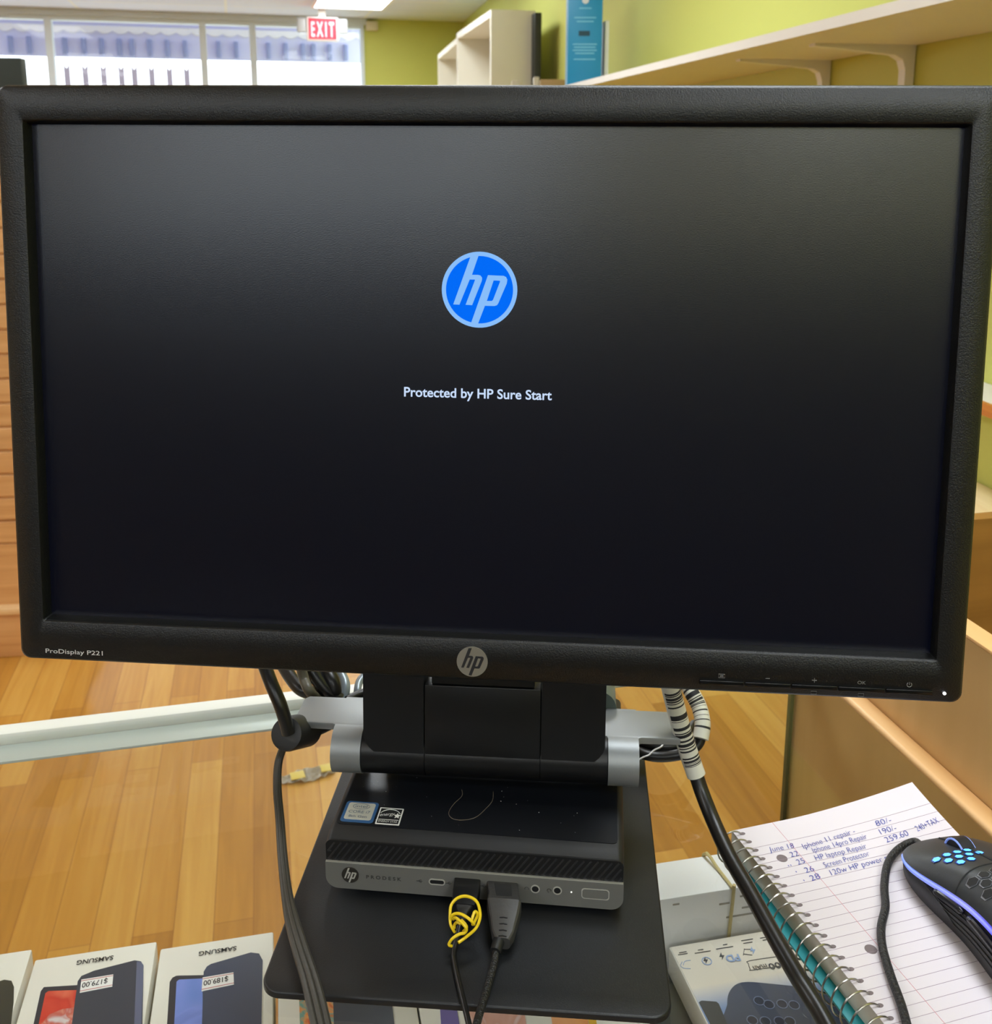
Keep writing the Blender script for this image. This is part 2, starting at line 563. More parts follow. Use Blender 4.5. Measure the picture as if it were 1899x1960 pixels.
# ceiling lights (troffers on the tile grid)
def troffer(x, y, label):
    t = thing('ceiling_light', label, 'ceiling light', frame(x, y, HC, YAW), 'fluorescent panels set in the ceiling')
    fm = bmesh.new()
    add_flat(fm, [rrect(0.305, 0.61, 0.004, 1), list(reversed(rrect(0.28, 0.585, 0.004, 1)))], -0.02, 0.0)
    obj('light_frame', fm, M_white_paint, t, smooth=0)
    obj('diffuser', box(-0.28, 0.28, -0.585, 0.585, -0.012, -0.006), M_diff, t, smooth=0)
M_diff = mat('lit_diffuser', (255, 250, 235), 0.6, emit=(240, 248, 255), estr=TROFFER_STRENGTH)
troffer(-1.10, 8.32, 'lit fluorescent panel in the ceiling above the exit sign')
tr_added = [(-3.6, 7.4), (-0.6, 6.2), (-2.9, 4.6), (-0.2, 3.2), (-2.4, 1.9), (0.35, 0.75), (-2.0, -0.9), (0.75, -1.1), (-1.8, -2.95), (-0.55, -2.95), (0.7, -2.95), (1.95, -2.95), (3.0, -2.0)]  # unseen panels added for light; the back row brightens the screen's upper reflection
for x, y in tr_added:
    troffer(x, y, 'lit fluorescent ceiling panel added out of view to light the room')
tl = thing('exit_sign', 'red lit EXIT sign on white housing hung in front of the shop windows', 'exit sign', frame(onplane(617, 40, Vector((-1.55, 8.95, 0)), Vector((-math.sin(YAW), math.cos(YAW), 0))).x, 8.95, HC, YAW))
ES = WM[tl]
def on_sign(px, py, off=-0.035):
    n = Vector((-math.sin(YAW), math.cos(YAW), 0))
    return ES.inverted() @ onplane(px, py, ES @ Vector((0, off, 0)), n)
a = on_sign(590, 34); b = on_sign(645, 76)
cxs, czs = (a.x + b.x) / 2, (a.z + b.z) / 2
hw, hh = (b.x - a.x) / 2, (a.z - b.z) / 2
obj('sign_housing', box(cxs - hw - 0.015, cxs + hw + 0.015, -0.03, 0.03, czs - hh - 0.012, czs + hh + 0.012, bev=0.008), M_white_paint, tl)
obj('sign_face', box(cxs - hw, cxs + hw, -0.034, -0.03, czs - hh, czs + hh), mat('red_sign_face', (226, 30, 48), 0.5, emit=(232, 32, 52), estr=0.55), tl, smooth=0)
tb = bmesh.new()
add_text(tb, 'E X I T', (cxs - hw * 0.82, -0.0345, czs - hh * 0.72), (cxs + hw * 0.82, -0.0345, czs - hh * 0.72), (0, -1, 0), hh * 1.42, bold=0.03, lift=0.001)
obj('letters', tb, mat('exit_letters', (255, 190, 196), 0.5, emit=(255, 120, 135), estr=0.5), tl, smooth=0)
obj('mounting_stem', box(cxs - 0.03, cxs + 0.03, -0.015, 0.015, czs + hh + 0.01, 0.0), M_white_paint, tl, smooth=0)
for s in (-1, 1):
    lb = bmesh.new()
    add_box(lb, cxs + s * (hw + 0.055) - 0.04, cxs + s * (hw + 0.055) + 0.04, -0.02, 0.02, czs - 0.03, czs + hh + 0.005, bev=0.012)
    obj('emergency_lamp', lb, mat('lamp_grey', (178, 178, 176), 0.4), tl)
# small box high on the wall right of the windows
P = onplane(711, 50, NR, Vector((-math.sin(YAW), math.cos(YAW), 0)))
q = WF.inverted() @ P
tag(obj('wall_sensor', box(q.x - 0.055, q.x + 0.055, -0.06, -0.001, q.z - 0.045, q.z + 0.04, bev=0.01), mat('cream_plastic', (214, 204, 170), 0.5), M=WF), 'small cream box high on the green wall right of the windows', 'sensor')

# right wall frame: origin NR, x runs along the wall towards the camera, +y into the wall... room on -y side
RW = frame(NR.x, NR.y, 0, math.atan2(vr.y, vr.x))
nR = Vector((math.cos(wy), math.sin(wy), 0))
def rwl(P):
    return RW.inverted() @ Vector(P)
# in RW, wall surface is y=0 and room at negative y? check sign once
SGN = -1 if rwl((0, 0, 0)).y < 0 else 1
# white bookcases
M_case = mat('white_bookcase', (224, 220, 204), 0.5)
def bookcase(A, B, ztop, depth, label, shelves, divider=True):
    """open bookcase along the right wall; A near front corner, B far front corner (plan)"""
    d = B - A
    L = d.length
    yaw = math.atan2(d.y, d.x)
    t = thing('bookcase', label, 'bookcase', frame(A.x, A.y, 0, yaw), 'white bookcases along the green wall')
    # local x along front, local -y is away from the room (to the right)
    T = 0.03
    obj('side_panel', box(0, T, -depth, 0, 0, ztop), M_case, t, smooth=0)
    obj('side_panel', box(L - T, L, -depth, 0, 0, ztop), M_case, t, smooth=0)
    obj('back_panel', box(T, L - T, -depth, -depth + 0.012, 0, ztop), M_case, t, smooth=0)
    obj('top_panel', box(T, L - T, -depth + 0.012, 0, ztop - 0.04, ztop), M_case, t, smooth=0)
    for z in shelves:
        obj('shelf', box(T, L - T, -depth + 0.012, -0.01, z - 0.025, z), M_case, t, smooth=0)
    return t
A1 = onz(940, 18, 2.2); B1 = onz(874, 64, 2.2)
bookcase(Vector((A1.x, A1.y, 0)), Vector((B1.x, B1.y, 0)), 2.2, 0.26, 'tall white open bookcase standing nearer, beside the blue box', (0.1, 0.55, 1.0, 1.45))
A2 = onz(877, 70, 2.2); B2 = onz(838, 105, 2.2)
bookcase(Vector((A2.x, A2.y, 0)), Vector((B2.x, B2.y, 0)), 2.2, 0.26, 'farther white open bookcase behind the nearer one', (0.1, 0.55, 1.0, 1.45))
# dark panel leaning between bookcase and wall
P = onz(1029, 24, 2.18)
tag(obj('display_board', box(-0.02, 0.02, 0.0, 0.22, 0, 2.18, bev=0.004), mat('dark_board', (40, 42, 38), 0.6), M=frame(P.x + 0.005, P.y, 0, 0.2)), 'dark narrow board standing beside the white bookcase', 'board')

YZ0 = Matrix(((0, 0, 1, 0), (1, 0, 0, 0), (0, 1, 0, 0), (0, 0, 0, 1)))
# long white wall shelf with brackets
SZ = 1.65
F1 = onz(1147, 159, SZ); F2 = onz(1816, 2, SZ)
Lf1, Lf2 = rwl(F1), rwl(F2)
dep = abs(Lf2.y + 0) * 0.5 + abs(Lf1.y) * 0.5
sh = thing('wall_shelf', 'long white shelf on brackets high on the yellow green right wall', 'shelf', RW @ Matrix.Translation(((Lf1.x + Lf2.x) / 2, 0, SZ)))
X0, X1 = Lf1.x - 1.9, Lf2.x + 0.75
sb = bmesh.new()
add_flat(sb, [[(X0, Lf1.y + (Lf1.y - Lf2.y) / (Lf2.x - Lf1.x) * 1.9), (X0, SGN * 0.002), (X1, SGN * 0.002), (X1, Lf2.y - (Lf1.y - Lf2.y) / (Lf2.x - Lf1.x) * 0.75)]], SZ, SZ + 0.022)
obj('shelf_board', sb, mat('white_shelf_board', (226, 220, 208), 0.45), sh, M=RW, smooth=0)
for (pf, pw) in (((1413, 110), (1575, 116)), ((1564, 78), (1726, 87))):
    a_ = rwl(onz(*pf, SZ)); b_ = rwl(onz(*pw, SZ))
    yf = a_.y * 0.93
    ar = [(yf, SZ), (SGN * 0.003, SZ), (SGN * 0.003, SZ - 0.33), (SGN * 0.024, SZ - 0.33), (SGN * 0.026, SZ - 0.055), (SGN * 0.034, SZ - 0.033), (SGN * 0.055, SZ - 0.022), (yf, SZ - 0.006)]
    obj('shelf_bracket', flat([ar], b_.x - 0.014, b_.x + 0.014, M=YZ0), M_white_paint, sh, M=RW, smooth=0)
# blue box etc. on the shelf
pb_ = onz(1122, 164, SZ + 0.022)
pl = onz(1090, 168, SZ + 0.022); pr = onz(1157, 168, SZ + 0.022)
wbx = (pr - pl).length * 0.97
t = thing('tall_blue_box', 'tall bright blue retail box with white print on the white wall shelf', 'box', frame(pb_.x, pb_.y + 0.1, SZ + 0.022, 0.0))
M_blue = mat('bright_blue_card', (24, 132, 178), 0.4)
obj('carton', box(-wbx / 2, wbx / 2, 0, 0.12, 0, 0.47, bev=0.002), M_blue, t)
bt = bmesh.new()
add_flat(bt, [circ(0.014, 24, 0, 0.345)], 0.0005, 0.001, M=Matrix(((1, 0, 0, 0), (0, 0, -1, 0), (0, 1, 0, 0), (0, 0, 0, 1))))
obj('round_logo', bt, M_print_white, t, smooth=0)
bt = bmesh.new()
for i, (z, w) in enumerate([(0.312, 0.05), (0.275, 0.09), (0.26, 0.07)] ):
    add_box(bt, -w / 2, w / 2, -0.0012, -0.0004, z, z + 0.004)
obj('print_heading', bt, mat('pale_blue_print', (120, 190, 216), 0.5), t, smooth=0)
bt = bmesh.new()
for i, (z, w) in enumerate([(0.17, 0.1), (0.158, 0.09), (0.146, 0.1), (0.134, 0.08), (0.11, 0.09)]):
    add_box(bt, -w / 2, w / 2, -0.0012, -0.0004, z, z + 0.004)
obj('print_lines', bt, mat('pale_blue_print', (120, 190, 216), 0.5), t, smooth=0)
obj('carry_slot', box(-0.026, 0.02, -0.0015, -0.0003, 0.205, 0.225, bev=0.0005), mat('slot_dark', (20, 60, 74), 0.6), t, smooth=0)
pw_ = onz(1161, 164, SZ + 0.022)
tag(obj('white_board', box(-0.008, 0.008, 0, 0.25, 0, 0.27), M_white_paint, M=frame(pw_.x + 0.012, pw_.y + 0.14, SZ + 0.022, 0.05)), 'thin white board upright right of the blue box', 'board')
for (pa, pbx, h, lab, c) in (((980, 196), (1000, 196), 0.125, 'small white carton on the shelf, left of the brown ones', (206, 200, 184)),
                            ((1001, 193), (1022, 193), 0.085, 'small brown carton on the shelf between two whites', (170, 136, 88)),
                            ((1023, 190), (1034, 190), 0.12, 'slim white packet on the shelf beside the brown cartons', (214, 206, 190)),
                            ((1036, 188), (1084, 188), 0.10, 'wider brown carton on the shelf nearest the blue box', (178, 146, 98))):
    A = onz(*pa, SZ + 0.022); B = onz(*pbx, SZ + 0.022)
    w = B.x - A.x
    tag(obj('small_carton', box(0, w, 0, 0.1, 0, h, bev=0.003), mat('carton_%d_%d_%d' % c, c, 0.6), M=frame(A.x, A.y + 0.12, SZ + 0.022, 0)), lab, 'carton', 'small cartons on the wall shelf')

# low shelf on the right wall + low pale table
q1 = onplane(1890, 782, Vector((0.888, 2.747, 1.65)) - nR * 0.075, nR)
lq = rwl(q1)
ls = thing('low_wall_shelf', 'white low shelf with orange wood edge on the green right wall', 'shelf', RW @ Matrix.Translation((lq.x, 0, lq.z)))
yy = lq.y
ya, yb = sorted((yy, SGN * 0.002))
obj('shelf_board', box(lq.x - 0.9, lq.x + 0.9, ya, yb, lq.z - 0.004, lq.z + 0.012), M_white_paint, ls, M=RW, smooth=0)
ye = yy + SGN * 0.012
ya, yb = sorted((yy, ye))
obj('wood_edging', box(lq.x - 0.9, lq.x + 0.9, ya, yb, lq.z - 0.012, lq.z + 0.012), wood_mat('orange_edging', (190, 110, 34), (214, 136, 52)), ls, M=RW, smooth=0)
for dx in (-0.32, 0.5):
    obj('shelf_bracket', tube([(lq.x + dx, yy * 0.9, lq.z - 0.02), (lq.x + dx, yy * 0.5, lq.z - 0.05), (lq.x + dx, SGN * 0.010, lq.z - 0.09)], 0.009, 8, 4), M_white_paint, ls, M=RW)
tp = onz(1885, 1040, 0.715)
lt = rwl(tp)
M_maple = wood_mat('pale_maple', (244, 218, 168), (252, 232, 188), 0.4, grain=(4, 40, 40))
M_brownwood = wood_mat('brown_laminate', (132, 92, 40), (160, 114, 54), 0.4, grain=(3, 30, 30))
tbx = thing('low_cabinet', 'brown low cabinet with pale maple top against the right wall', 'cabinet', RW @ Matrix.Translation((lt.x, 0, 0)))
ya, yb = sorted((lt.y, SGN * 0.003))
obj('cabinet_top', box(lt.x - 0.8, lt.x + 0.7, ya, yb, 0.69, 0.715, bev=0.003), M_maple, tbx, M=RW)
ya, yb = sorted((lt.y - SGN * 0.02, SGN * 0.003))
obj('cabinet_body', box(lt.x - 0.78, lt.x + 0.68, ya, yb, 0, 0.69), M_brownwood, tbx, M=RW, smooth=0)

# slatwall gondola at the left
SF = frame(-1.4, 2.647, 0, 0.1)
sw = thing('slatwall_unit', 'light wood slatwall display unit standing on the floor at far left', 'display unit', SF)
M_slat = wood_mat('slat_wood', (206, 152, 96), (228, 178, 122), 0.45, grain=(1.5, 2, 40))
slb = bmesh.new()
z = 0.335
while z < 1.5:
    add_box(slb, -1.3, 0.2, -0.0, 0.03, z + 0.005, z + 0.068 - 0.003, bev=0.002)
    z += 0.0672
add_box(slb, -1.3, 0.2, 0.008, 0.03, 0.14, 1.5)
add_box(slb, -1.3, 0.2, 0.0, 0.03, 0.155, 0.334)
obj('slat_panel', slb, M_slat, sw, smooth=0)
obj('base_plinth', box(-1.3, 0.2, -0.012, 0.4, 0.0, 0.135, bev=0.003), M_slat, sw)
obj('base_lip', box(-1.3, 0.2, -0.03, 0.03, 0.135, 0.155, bev=0.004), wood_mat('pale_lip', (224, 182, 130), (240, 204, 156), 0.4), sw)
obj('dark_header', box(-1.3, 0.195, -0.01, 0.03, 1.5, 1.64, bev=0.003), mat('dark_header', (44, 52, 50), 0.6), sw, label='dark grey header board')

# ------------------------------------------------------------------ DISPLAY CASE (glass counter)
GZ = 0.965
CYAW = 0.23
K = Vector((0.265, 0.862, 0))
CF = frame(K.x, K.y, 0, CYAW)           # x along the counter front (negative = left), y away from camera
dc = thing('glass_display_case', 'glass topped shop display case with pale metal rails under the monitor', 'display case', CF)
XL = -1.5
DEP = -0.62
obj('glass_top', box(XL, -0.001, DEP, -0.0088, GZ - 0.006, GZ), M_glass, dc, smooth=0)
obj('front_glass', box(XL, 0.008, -0.006, -0.001, 0.46, GZ - 0.011), M_glass, dc, smooth=0)
obj('frame_rail', box(XL, -0.0006, -0.0085, 0.0066, GZ - 0.010, GZ + 0.003, bev=0.002), mat('white_metal_rail', (226, 226, 218), 0.4), dc)
obj('inner_rail', box(XL, -0.0006, -0.0325, -0.0088, GZ - 0.0085, GZ - 0.0062, bev=0.0006), M_alu, dc)
obj('corner_seal', box(0.009, 0.0125, -0.007, -0.002, 0.46, GZ - 0.011), mat('dark_seal', (58, 60, 48), 0.5), dc, smooth=0)
SHZ = 0.785
obj('glass_shelf', box(XL, -0.004, DEP + 0.02, -0.22, SHZ - 0.006, SHZ), M_glass, dc, smooth=0)
obj('case_deck', box(XL, -0.001, DEP, -0.0, 0.40, 0.46), mat('grey_green_laminate', (78, 76, 62), 0.5), dc, smooth=0)
M_panelwood = wood_mat('maple_laminate_panel', (206, 168, 110), (226, 190, 134), 0.38, grain=(18, 18, 1.6))
obj('plinth', box(XL, -0.001, DEP + 0.03, -0.03, 0.0, 0.40), M_panelwood, dc, smooth=0)

# maple cabinet to the right: side panel level with the glass, taller unit behind it
M_strip = wood_mat('maple_edge', (222, 172, 112), (240, 196, 140), 0.35, grain=(30, 3, 30))
rc = thing('maple_side_counter', 'maple cabinet side with rounded edge bordering the glass counter', 'cabinet', CF @ Matrix.Translation((0.009, -0.3, 0)))
obj('side_panel', box(0.0135, 0.0168, -1.0, -0.001, 0.0, GZ - 0.004), wood_mat('olive_laminate', (206, 172, 108), (224, 190, 126), 0.4, grain=(14, 14, 1.2)), rc, M=CF, smooth=0)
obj('edge_banding', box(-0.0005, 0.0165, -1.0, 0.004, GZ - 0.004, GZ + 0.003, bev=0.003, seg=3), M_strip, rc, M=CF)
TP = 1.073
rt_ = thing('tall_maple_cabinet', 'taller open maple cabinet rising right of the notebook and mouse', 'cabinet', CF @ Matrix.Translation((0.3, -0.3, 0)))
obj('side_panel', box(0.017, 0.034, -1.0, -0.001, 0.0, TP), M_panelwood, rt_, M=CF, smooth=0)
obj('top_edge', box(0.0165, 0.0345, -1.0, -0.001, TP, TP + 0.003, bev=0.001), M_strip, rt_, M=CF)
obj('far_panel', box(0.034, 0.75, -0.016, -0.001, 0.0, TP), M_brownwood, rt_, M=CF, smooth=0)
obj('interior_shelf', box(0.034, 0.75, -1.0, -0.016, 0.80, 0.815), M_brownwood, rt_, M=CF, smooth=0)

# ------------------------------------------------------------------ boxes inside the case
def zface(pxs, z):
    return [onz(px, py, z) for px, py in pxs]
def print_shape(name, pxs, z, m, parent, lift=0.0004, holes=None):
    """a printed shape lying on a horizontal box face"""
    bm = bmesh.new()
    L = [[(p.x, p.y) for p in zface(pxs, z)]]
    add_flat(bm, L, z + lift * 0.3, z + lift)
    return obj(name, bm, m, parent, M=I4, smooth=0)
def smooth_px(pxs, sub=5):
    return [(p.x, p.y) for p in smooth_path([Vector((a, b, 0)) for a, b in pxs], sub, closed=True)]
BY = 0.21
def phone_box(pTL, w, ztop, length, label, zbot=SHZ):
    P = onz(*pTL, ztop)
    M = frame(P.x, P.y, zbot, BY)
    t = thing('phone_box', label, 'box', M, 'white phone boxes lying in the display case')
    obj('carton', box(0, w, -length, 0, 0, ztop - zbot, bev=0.0012), M_box, t)
    return t
M_navy = mat('print_navy_phone', (54, 60, 74), 0.35)
M_navy2 = mat('print_blue_phone', (58, 68, 92), 0.35)
M_edge = mat('print_phone_frame', (44, 46, 58), 0.35)
def art_mat(name, stops, scale=8, dist=2.0):
    m = bpy.data.materials.new(name)
    m.use_nodes = True
    nt = m.node_tree
    b = nt.nodes['Principled BSDF']
    b.inputs['Roughness'].default_value = 0.35
    tc = nt.nodes.new('ShaderNodeTexCoord')
    n = nt.nodes.new('ShaderNodeTexNoise')
    n.inputs['Scale'].default_value = scale
    n.inputs['Distortion'].default_value = dist
    nt.links.new(tc.outputs['Object'], n.inputs['Vector'])
    r = nt.nodes.new('ShaderNodeValToRGB')
    els = r.color_ramp.elements
    for i, c in enumerate(stops):
        p = 0.3 + 0.4 * i / (len(stops) - 1)
        if i < 2:
            els[i].position = p
            els[i].color = (*s2l(c), 1)
        else:
            e_ = els.new(p)
            e_.color = (*s2l(c), 1)
    nt.links.new(n.outputs['Fac'], r.inputs['Fac'])
    nt.links.new(r.outputs['Color'], b.inputs['Base Color'])
    return m
def brand_text(body, pA, pB, z, parent, h=0.0042):
    bm = bmesh.new()
    A, B = onz(*pA, z), onz(*pB, z)
    add_text(bm, body, A, B, (0, 0, 1), h, bold=0.02, lift=0.0006)
    return obj('lettering', bm, M_print_black, parent, M=I4, smooth=0)
def price_tag(pxs, body, pA, pB, z, parent):
    s = print_shape('price_sticker', pxs, z, mat('white_sticker', (236, 234, 230), 0.5), parent, lift=0.0009)
    bm = bmesh.new()
    add_text(bm, body, onz(*pA, z), onz(*pB, z), (0, 0, 1), 0.0046, bold=0.012, lift=0.0011)
    obj('price', bm, M_print_black, s, M=I4, smooth=0)
    bm = bmesh.new()
    for k in (0, 2):
        a_ = onz(*pxs[k], z); b_ = onz(*pxs[k + 1], z)
        c_ = onz(*pxs[(k + 3) % 4], z); d_ = onz(*pxs[(k + 2) % 4], z)
        a2, b2 = a_.lerp(c_, 0.09), b_.lerp(d_, 0.09)
        a3, b3 = a_.lerp(c_, 0.13), b_.lerp(d_, 0.13)
        add_flat(bm, [[(a2.x, a2.y), (b2.x, b2.y), (b3.x, b3.y), (a3.x, a3.y)]], z + 0.0009, z + 0.00105)
    obj('red_rule', bm, mat('red_rule', (190, 110, 110), 0.5), s, M=I4, smooth=0)
Z2 = 0.835
b0 = phone_box((-150, 1848), 0.0745, Z2 - 0.003, 0.16, 'white phone box at the far left with a dark green phone picture')
print_shape('printed_phone', [(-60, 1900), (8, 1876), (22, 1878), (27, 1890), (26, 1920), (18, 1990), (-60, 1990)], Z2 - 0.003, mat('print_dark_green', (44, 48, 42), 0.35), b0)
b1 = phone_box((67, 1837), 0.0843, Z2, 0.16, 'white phone box with red screen picture and $179.00 price sticker')
print_shape('printed_phone_front', [(78, 1898), (84, 1890), (150, 1886), (150, 1990), (58, 1990)], Z2, M_edge, b1, 0.0003)
print_shape('printed_wallpaper', [(87, 1902), (93, 1898), (148, 1896), (140, 1990), (68, 1990)], Z2, art_mat('red_wallpaper', [(214, 74, 56), (196, 52, 40), (226, 120, 90)], 20), b1, 0.0005)
print_shape('printed_globe', [(79, 1962), (95, 1943), (120, 1933), (142, 1930), (138, 1990), (74, 1990)], Z2, art_mat('globe_print', [(222, 170, 150), (190, 90, 76), (210, 200, 200)], 60), b1, 0.0007)
print_shape('printed_phone_back', [(149, 1880), (156, 1870), (180, 1860), (258, 1840), (270, 1842), (275, 1850), (272, 1990), (134, 1990)], Z2, M_navy, b1, 0.0009)
print_shape('printed_phone_edge', [(262, 1843), (270, 1843), (275, 1850), (270, 1990), (256, 1990)], Z2, mat('print_edge_light', (96, 102, 128), 0.3), b1, 0.0011)
brand_text('SAMSUNG', (218, 1830), (148, 1840), Z2, b1)
price_tag([(156, 1877), (217, 1867), (215, 1890), (153, 1902)], '$179.00', (207, 1875), (158, 1884), Z2 + 0.0004, b1)
Z3 = 0.832
b2 = phone_box((307, 1816), 0.0815, Z3, 0.16, 'white phone box with blue screen picture and $189.00 price sticker')
print_shape('printed_phone_front', [(325, 1880), (330, 1872), (338, 1868), (390, 1867), (390, 1990), (318, 1990)], Z3, M_edge, b2, 0.0003)
print_shape('printed_wallpaper', [(338, 1880), (343, 1876), (388, 1874), (388, 1990), (332, 1990)], Z3, art_mat('blue_wallpaper', [(84, 124, 196), (120, 140, 214), (70, 92, 160)], 14), b2, 0.0005)
print_shape('printed_phone_back', [(390, 1862), (396, 1852), (404, 1847), (480, 1825), (496, 1827), (503, 1840), (500, 1990), (386, 1990)], Z3, M_navy2, b2, 0.0009)
brand_text('SAMSUNG', (453, 1812), (381, 1823), Z3, b2)
price_tag([(388, 1873), (447, 1863), (448, 1886), (386, 1899)], '$189.00', (437, 1871), (390, 1880), Z3 + 0.0004, b2)
# boxes under the stand's plate: only their near ends show
b3 = phone_box((532, 1835), 0.0935, 0.831, 0.16, 'white phone box with an orange and teal phone picture under the stand plate')
print_shape('printed_wallpaper', [(571, 1860), (638, 1868), (640, 1990), (575, 1990)], 0.831, art_mat('orange_teal_wallpaper', [(206, 84, 30), (224, 152, 84), (96, 160, 150), (200, 120, 50)], 45, 3), b3, 0.0005)
print_shape('printed_phone_back', [(636, 1860), (744, 1860), (758, 1990), (640, 1990)], 0.831, mat('print_slate', (44, 50, 62), 0.35), b3, 0.0007)
b4 = phone_box((768, 1725), 0.0900, 0.831, 0.22, 'white phone box with a purple and pink phone picture, behind the cables')
print_shape('printed_wallpaper_purple', [(838, 1860), (864, 1865), (884, 1990), (846, 1990)], 0.831, mat('print_purple', (84, 58, 142), 0.35), b4, 0.0005)
print_shape('printed_wallpaper_pink', [(876, 1860), (995, 1880), (1012, 1990), (896, 1990)], 0.831, art_mat('pink_wallpaper', [(206, 150, 128), (196, 136, 110), (216, 196, 196)], 30), b4, 0.0005)
b5 = phone_box((984, 1690), 0.060, 0.831, 0.25, 'white phone box with an orange phone picture at the plate front edge')
print_shape('printed_wallpaper', [(1046, 1890), (1120, 1910), (1130, 1990), (1062, 1990)], 0.831, art_mat('orange_wallpaper', [(226, 158, 88), (214, 136, 70)], 30), b5, 0.0005)
print_shape('printed_yellow_edge', [(1121, 1910), (1136, 1912), (1146, 1990), (1131, 1990)], 0.831, mat('print_yellow', (214, 168, 40), 0.35), b5, 0.0005)

# white carton with a rubber band, power bank box, tall pale box
ZW = 0.885
P = onz(1268, 1722, ZW)
UB = Vector((math.cos(BY), math.sin(BY), 0)); VB = Vector((-math.sin(BY), math.cos(BY), 0))
wb = thing('white_carton', 'plain white carton with a rubber band around it right of the stand plate', 'box', frame(P.x, P.y, SHZ, BY))
hW = ZW - SHZ
obj('carton', box(-0.06, 0.092, 0.0, 0.037, 0, hW, bev=0.0015), mat('bright_white_card', (232, 232, 230), 0.35), wb)
bx_ = 0.0535
loop = [(bx_ + 0.004, -0.0012, 0.004), (bx_ - 0.001, -0.0012, hW * 0.5), (bx_ + 0.001, -0.001, hW), (bx_, 0.0, hW + 0.001), (bx_ - 0.002, 0.018, hW + 0.0012), (bx_ - 0.006, 0.037, hW + 0.001), (bx_ - 0.006, 0.0382, hW * 0.5), (bx_, 0.038, 0.003)]
obj('rubber_band', tube(loop, 0.0013, 8, 4, closed=True), mat('tan_rubber_band', (196, 180, 124), 0.5), wb)
bt = bmesh.new()
fm_ = WM[wb]
for (xa, xb, zz) in ((0.008, 0.013, hW - 0.006), (0.044, 0.052, hW - 0.012), (0.06, 0.085, hW - 0.008), (0.062, 0.088, hW - 0.018), (0.05, 0.078, hW - 0.024)):
    add_box(bt, xa, xb, -0.0005, -0.0001, zz, zz + 0.0012)
obj('small_print', bt, mat('faint_print', (148, 144, 134), 0.6), wb, smooth=0)

ZP = 0.85
P = onz(1280, 1812, ZP)
pbw = 0.0895
PBZ = ZP - 0.022
PBF = frame(P.x, P.y, PBZ, BY)
pb = thing('power_bank_box', 'white power bank box with upside down icons and blue device picture', 'box', PBF)
obj('carton', box(0, pbw, -0.17, 0, 0, ZP - PBZ, bev=0.0012), M_box, pb)
def blue_fade():
    m = bpy.data.materials.new('box_top_print')
    m.use_nodes = True
    nt = m.node_tree
    b = nt.nodes['Principled BSDF']
    b.inputs['Roughness'].default_value = 0.35
    tc = nt.nodes.new('ShaderNodeTexCoord')
    s = nt.nodes.new('ShaderNodeSeparateXYZ')
    nt.links.new(tc.outputs['Object'], s.inputs[0])
    r = nt.nodes.new('ShaderNodeMapRange')
    r.inputs['From Min'].default_value = -0.038
    r.inputs['From Max'].default_value = -0.058
    nt.links.new(s.outputs['Y'], r.inputs['Value'])
    cr = nt.nodes.new('ShaderNodeValToRGB')
    cr.color_ramp.elements[0].color = (*s2l((228, 220, 204)), 1)
    cr.color_ramp.elements[1].color = (*s2l((126, 152, 196)), 1)
    nt.links.new(r.outputs['Result'], cr.inputs['Fac'])
    nt.links.new(cr.outputs['Color'], b.inputs['Base Color'])
    return m
obj('printed_top', box(0.001, pbw - 0.001, -0.168, -0.001, ZP - PBZ + 0.0001, ZP - PBZ + 0.0003), blue_fade(), pb, smooth=0)
print_shape('printed_device', smooth_px([(1398, 1985), (1392, 1925), (1398, 1897), (1420, 1882), (1470, 1884), (1560, 1896), (1600, 1920), (1640, 1985)], 4), ZP, mat('print_device_blue_grey', (66, 76, 98), 0.35), pb, 0.0007)
print_shape('printed_device_side', [(1338, 1920), (1343, 1917), (1371, 1919), (1376, 1923), (1402, 1985), (1372, 1985)], ZP, mat('print_device_dark', (58, 62, 66), 0.35), pb, 0.0008)
dots = bmesh.new(); rings = bmesh.new()
for (px, py) in ((1453, 1918), (1472, 1925), (1497, 1924), (1520, 1926), (1440, 1955), (1465, 1957), (1492, 1957), (1512, 1957)):
    c = onz(px, py, ZP)
    add_flat(dots, [circ(0.0031, 20, c.x, c.y)], ZP + 0.0008, ZP + 0.0010)
    add_flat(rings, [circ(0.0037, 24, c.x, c.y), list(reversed(circ(0.0032, 24, c.x, c.y)))], ZP + 0.0008, ZP + 0.0011)
obj('printed_buttons', dots, mat('print_button_dark', (44, 52, 72), 0.3), pb, M=I4, smooth=0)
obj('printed_rings', rings, mat('print_ring', (128, 142, 176), 0.3), pb, M=I4, smooth=0)
ic = bmesh.new(); icb = bmesh.new()
def tz(bm, body, A, B, h, bold=0.01):
    add_text(bm, body, onz(*A, ZP), onz(*B, ZP), (0, 0, 1), h, bold=bold, lift=0.0008)
tz(ic, '10000', (1521, 1838), (1469, 1847), 0.0052, 0.015)
tz(ic, 'mAh', (1465, 1846), (1440, 1851), 0.0046, 0.0)
ob = smooth_px([(1433, 1846), (1436, 1840), (1515, 1829), (1520, 1832), (1523, 1841), (1520, 1846), (1442, 1858), (1436, 1856)], 3)
L0 = [onz(a, b, ZP) for a, b in ob]
add_tube(ic, [Vector((p.x, p.y, ZP + 0.0006)) for p in L0], 0.00022, 6, closed=True)
tz(icb, 'PD', (1413, 1828), (1387, 1831), 0.0062, 0.02)
bolt = [(0, 1), (-0.55, -0.1), (-0.05, -0.1), (-0.2, -1), (0.55, 0.25), (0.05, 0.25)]
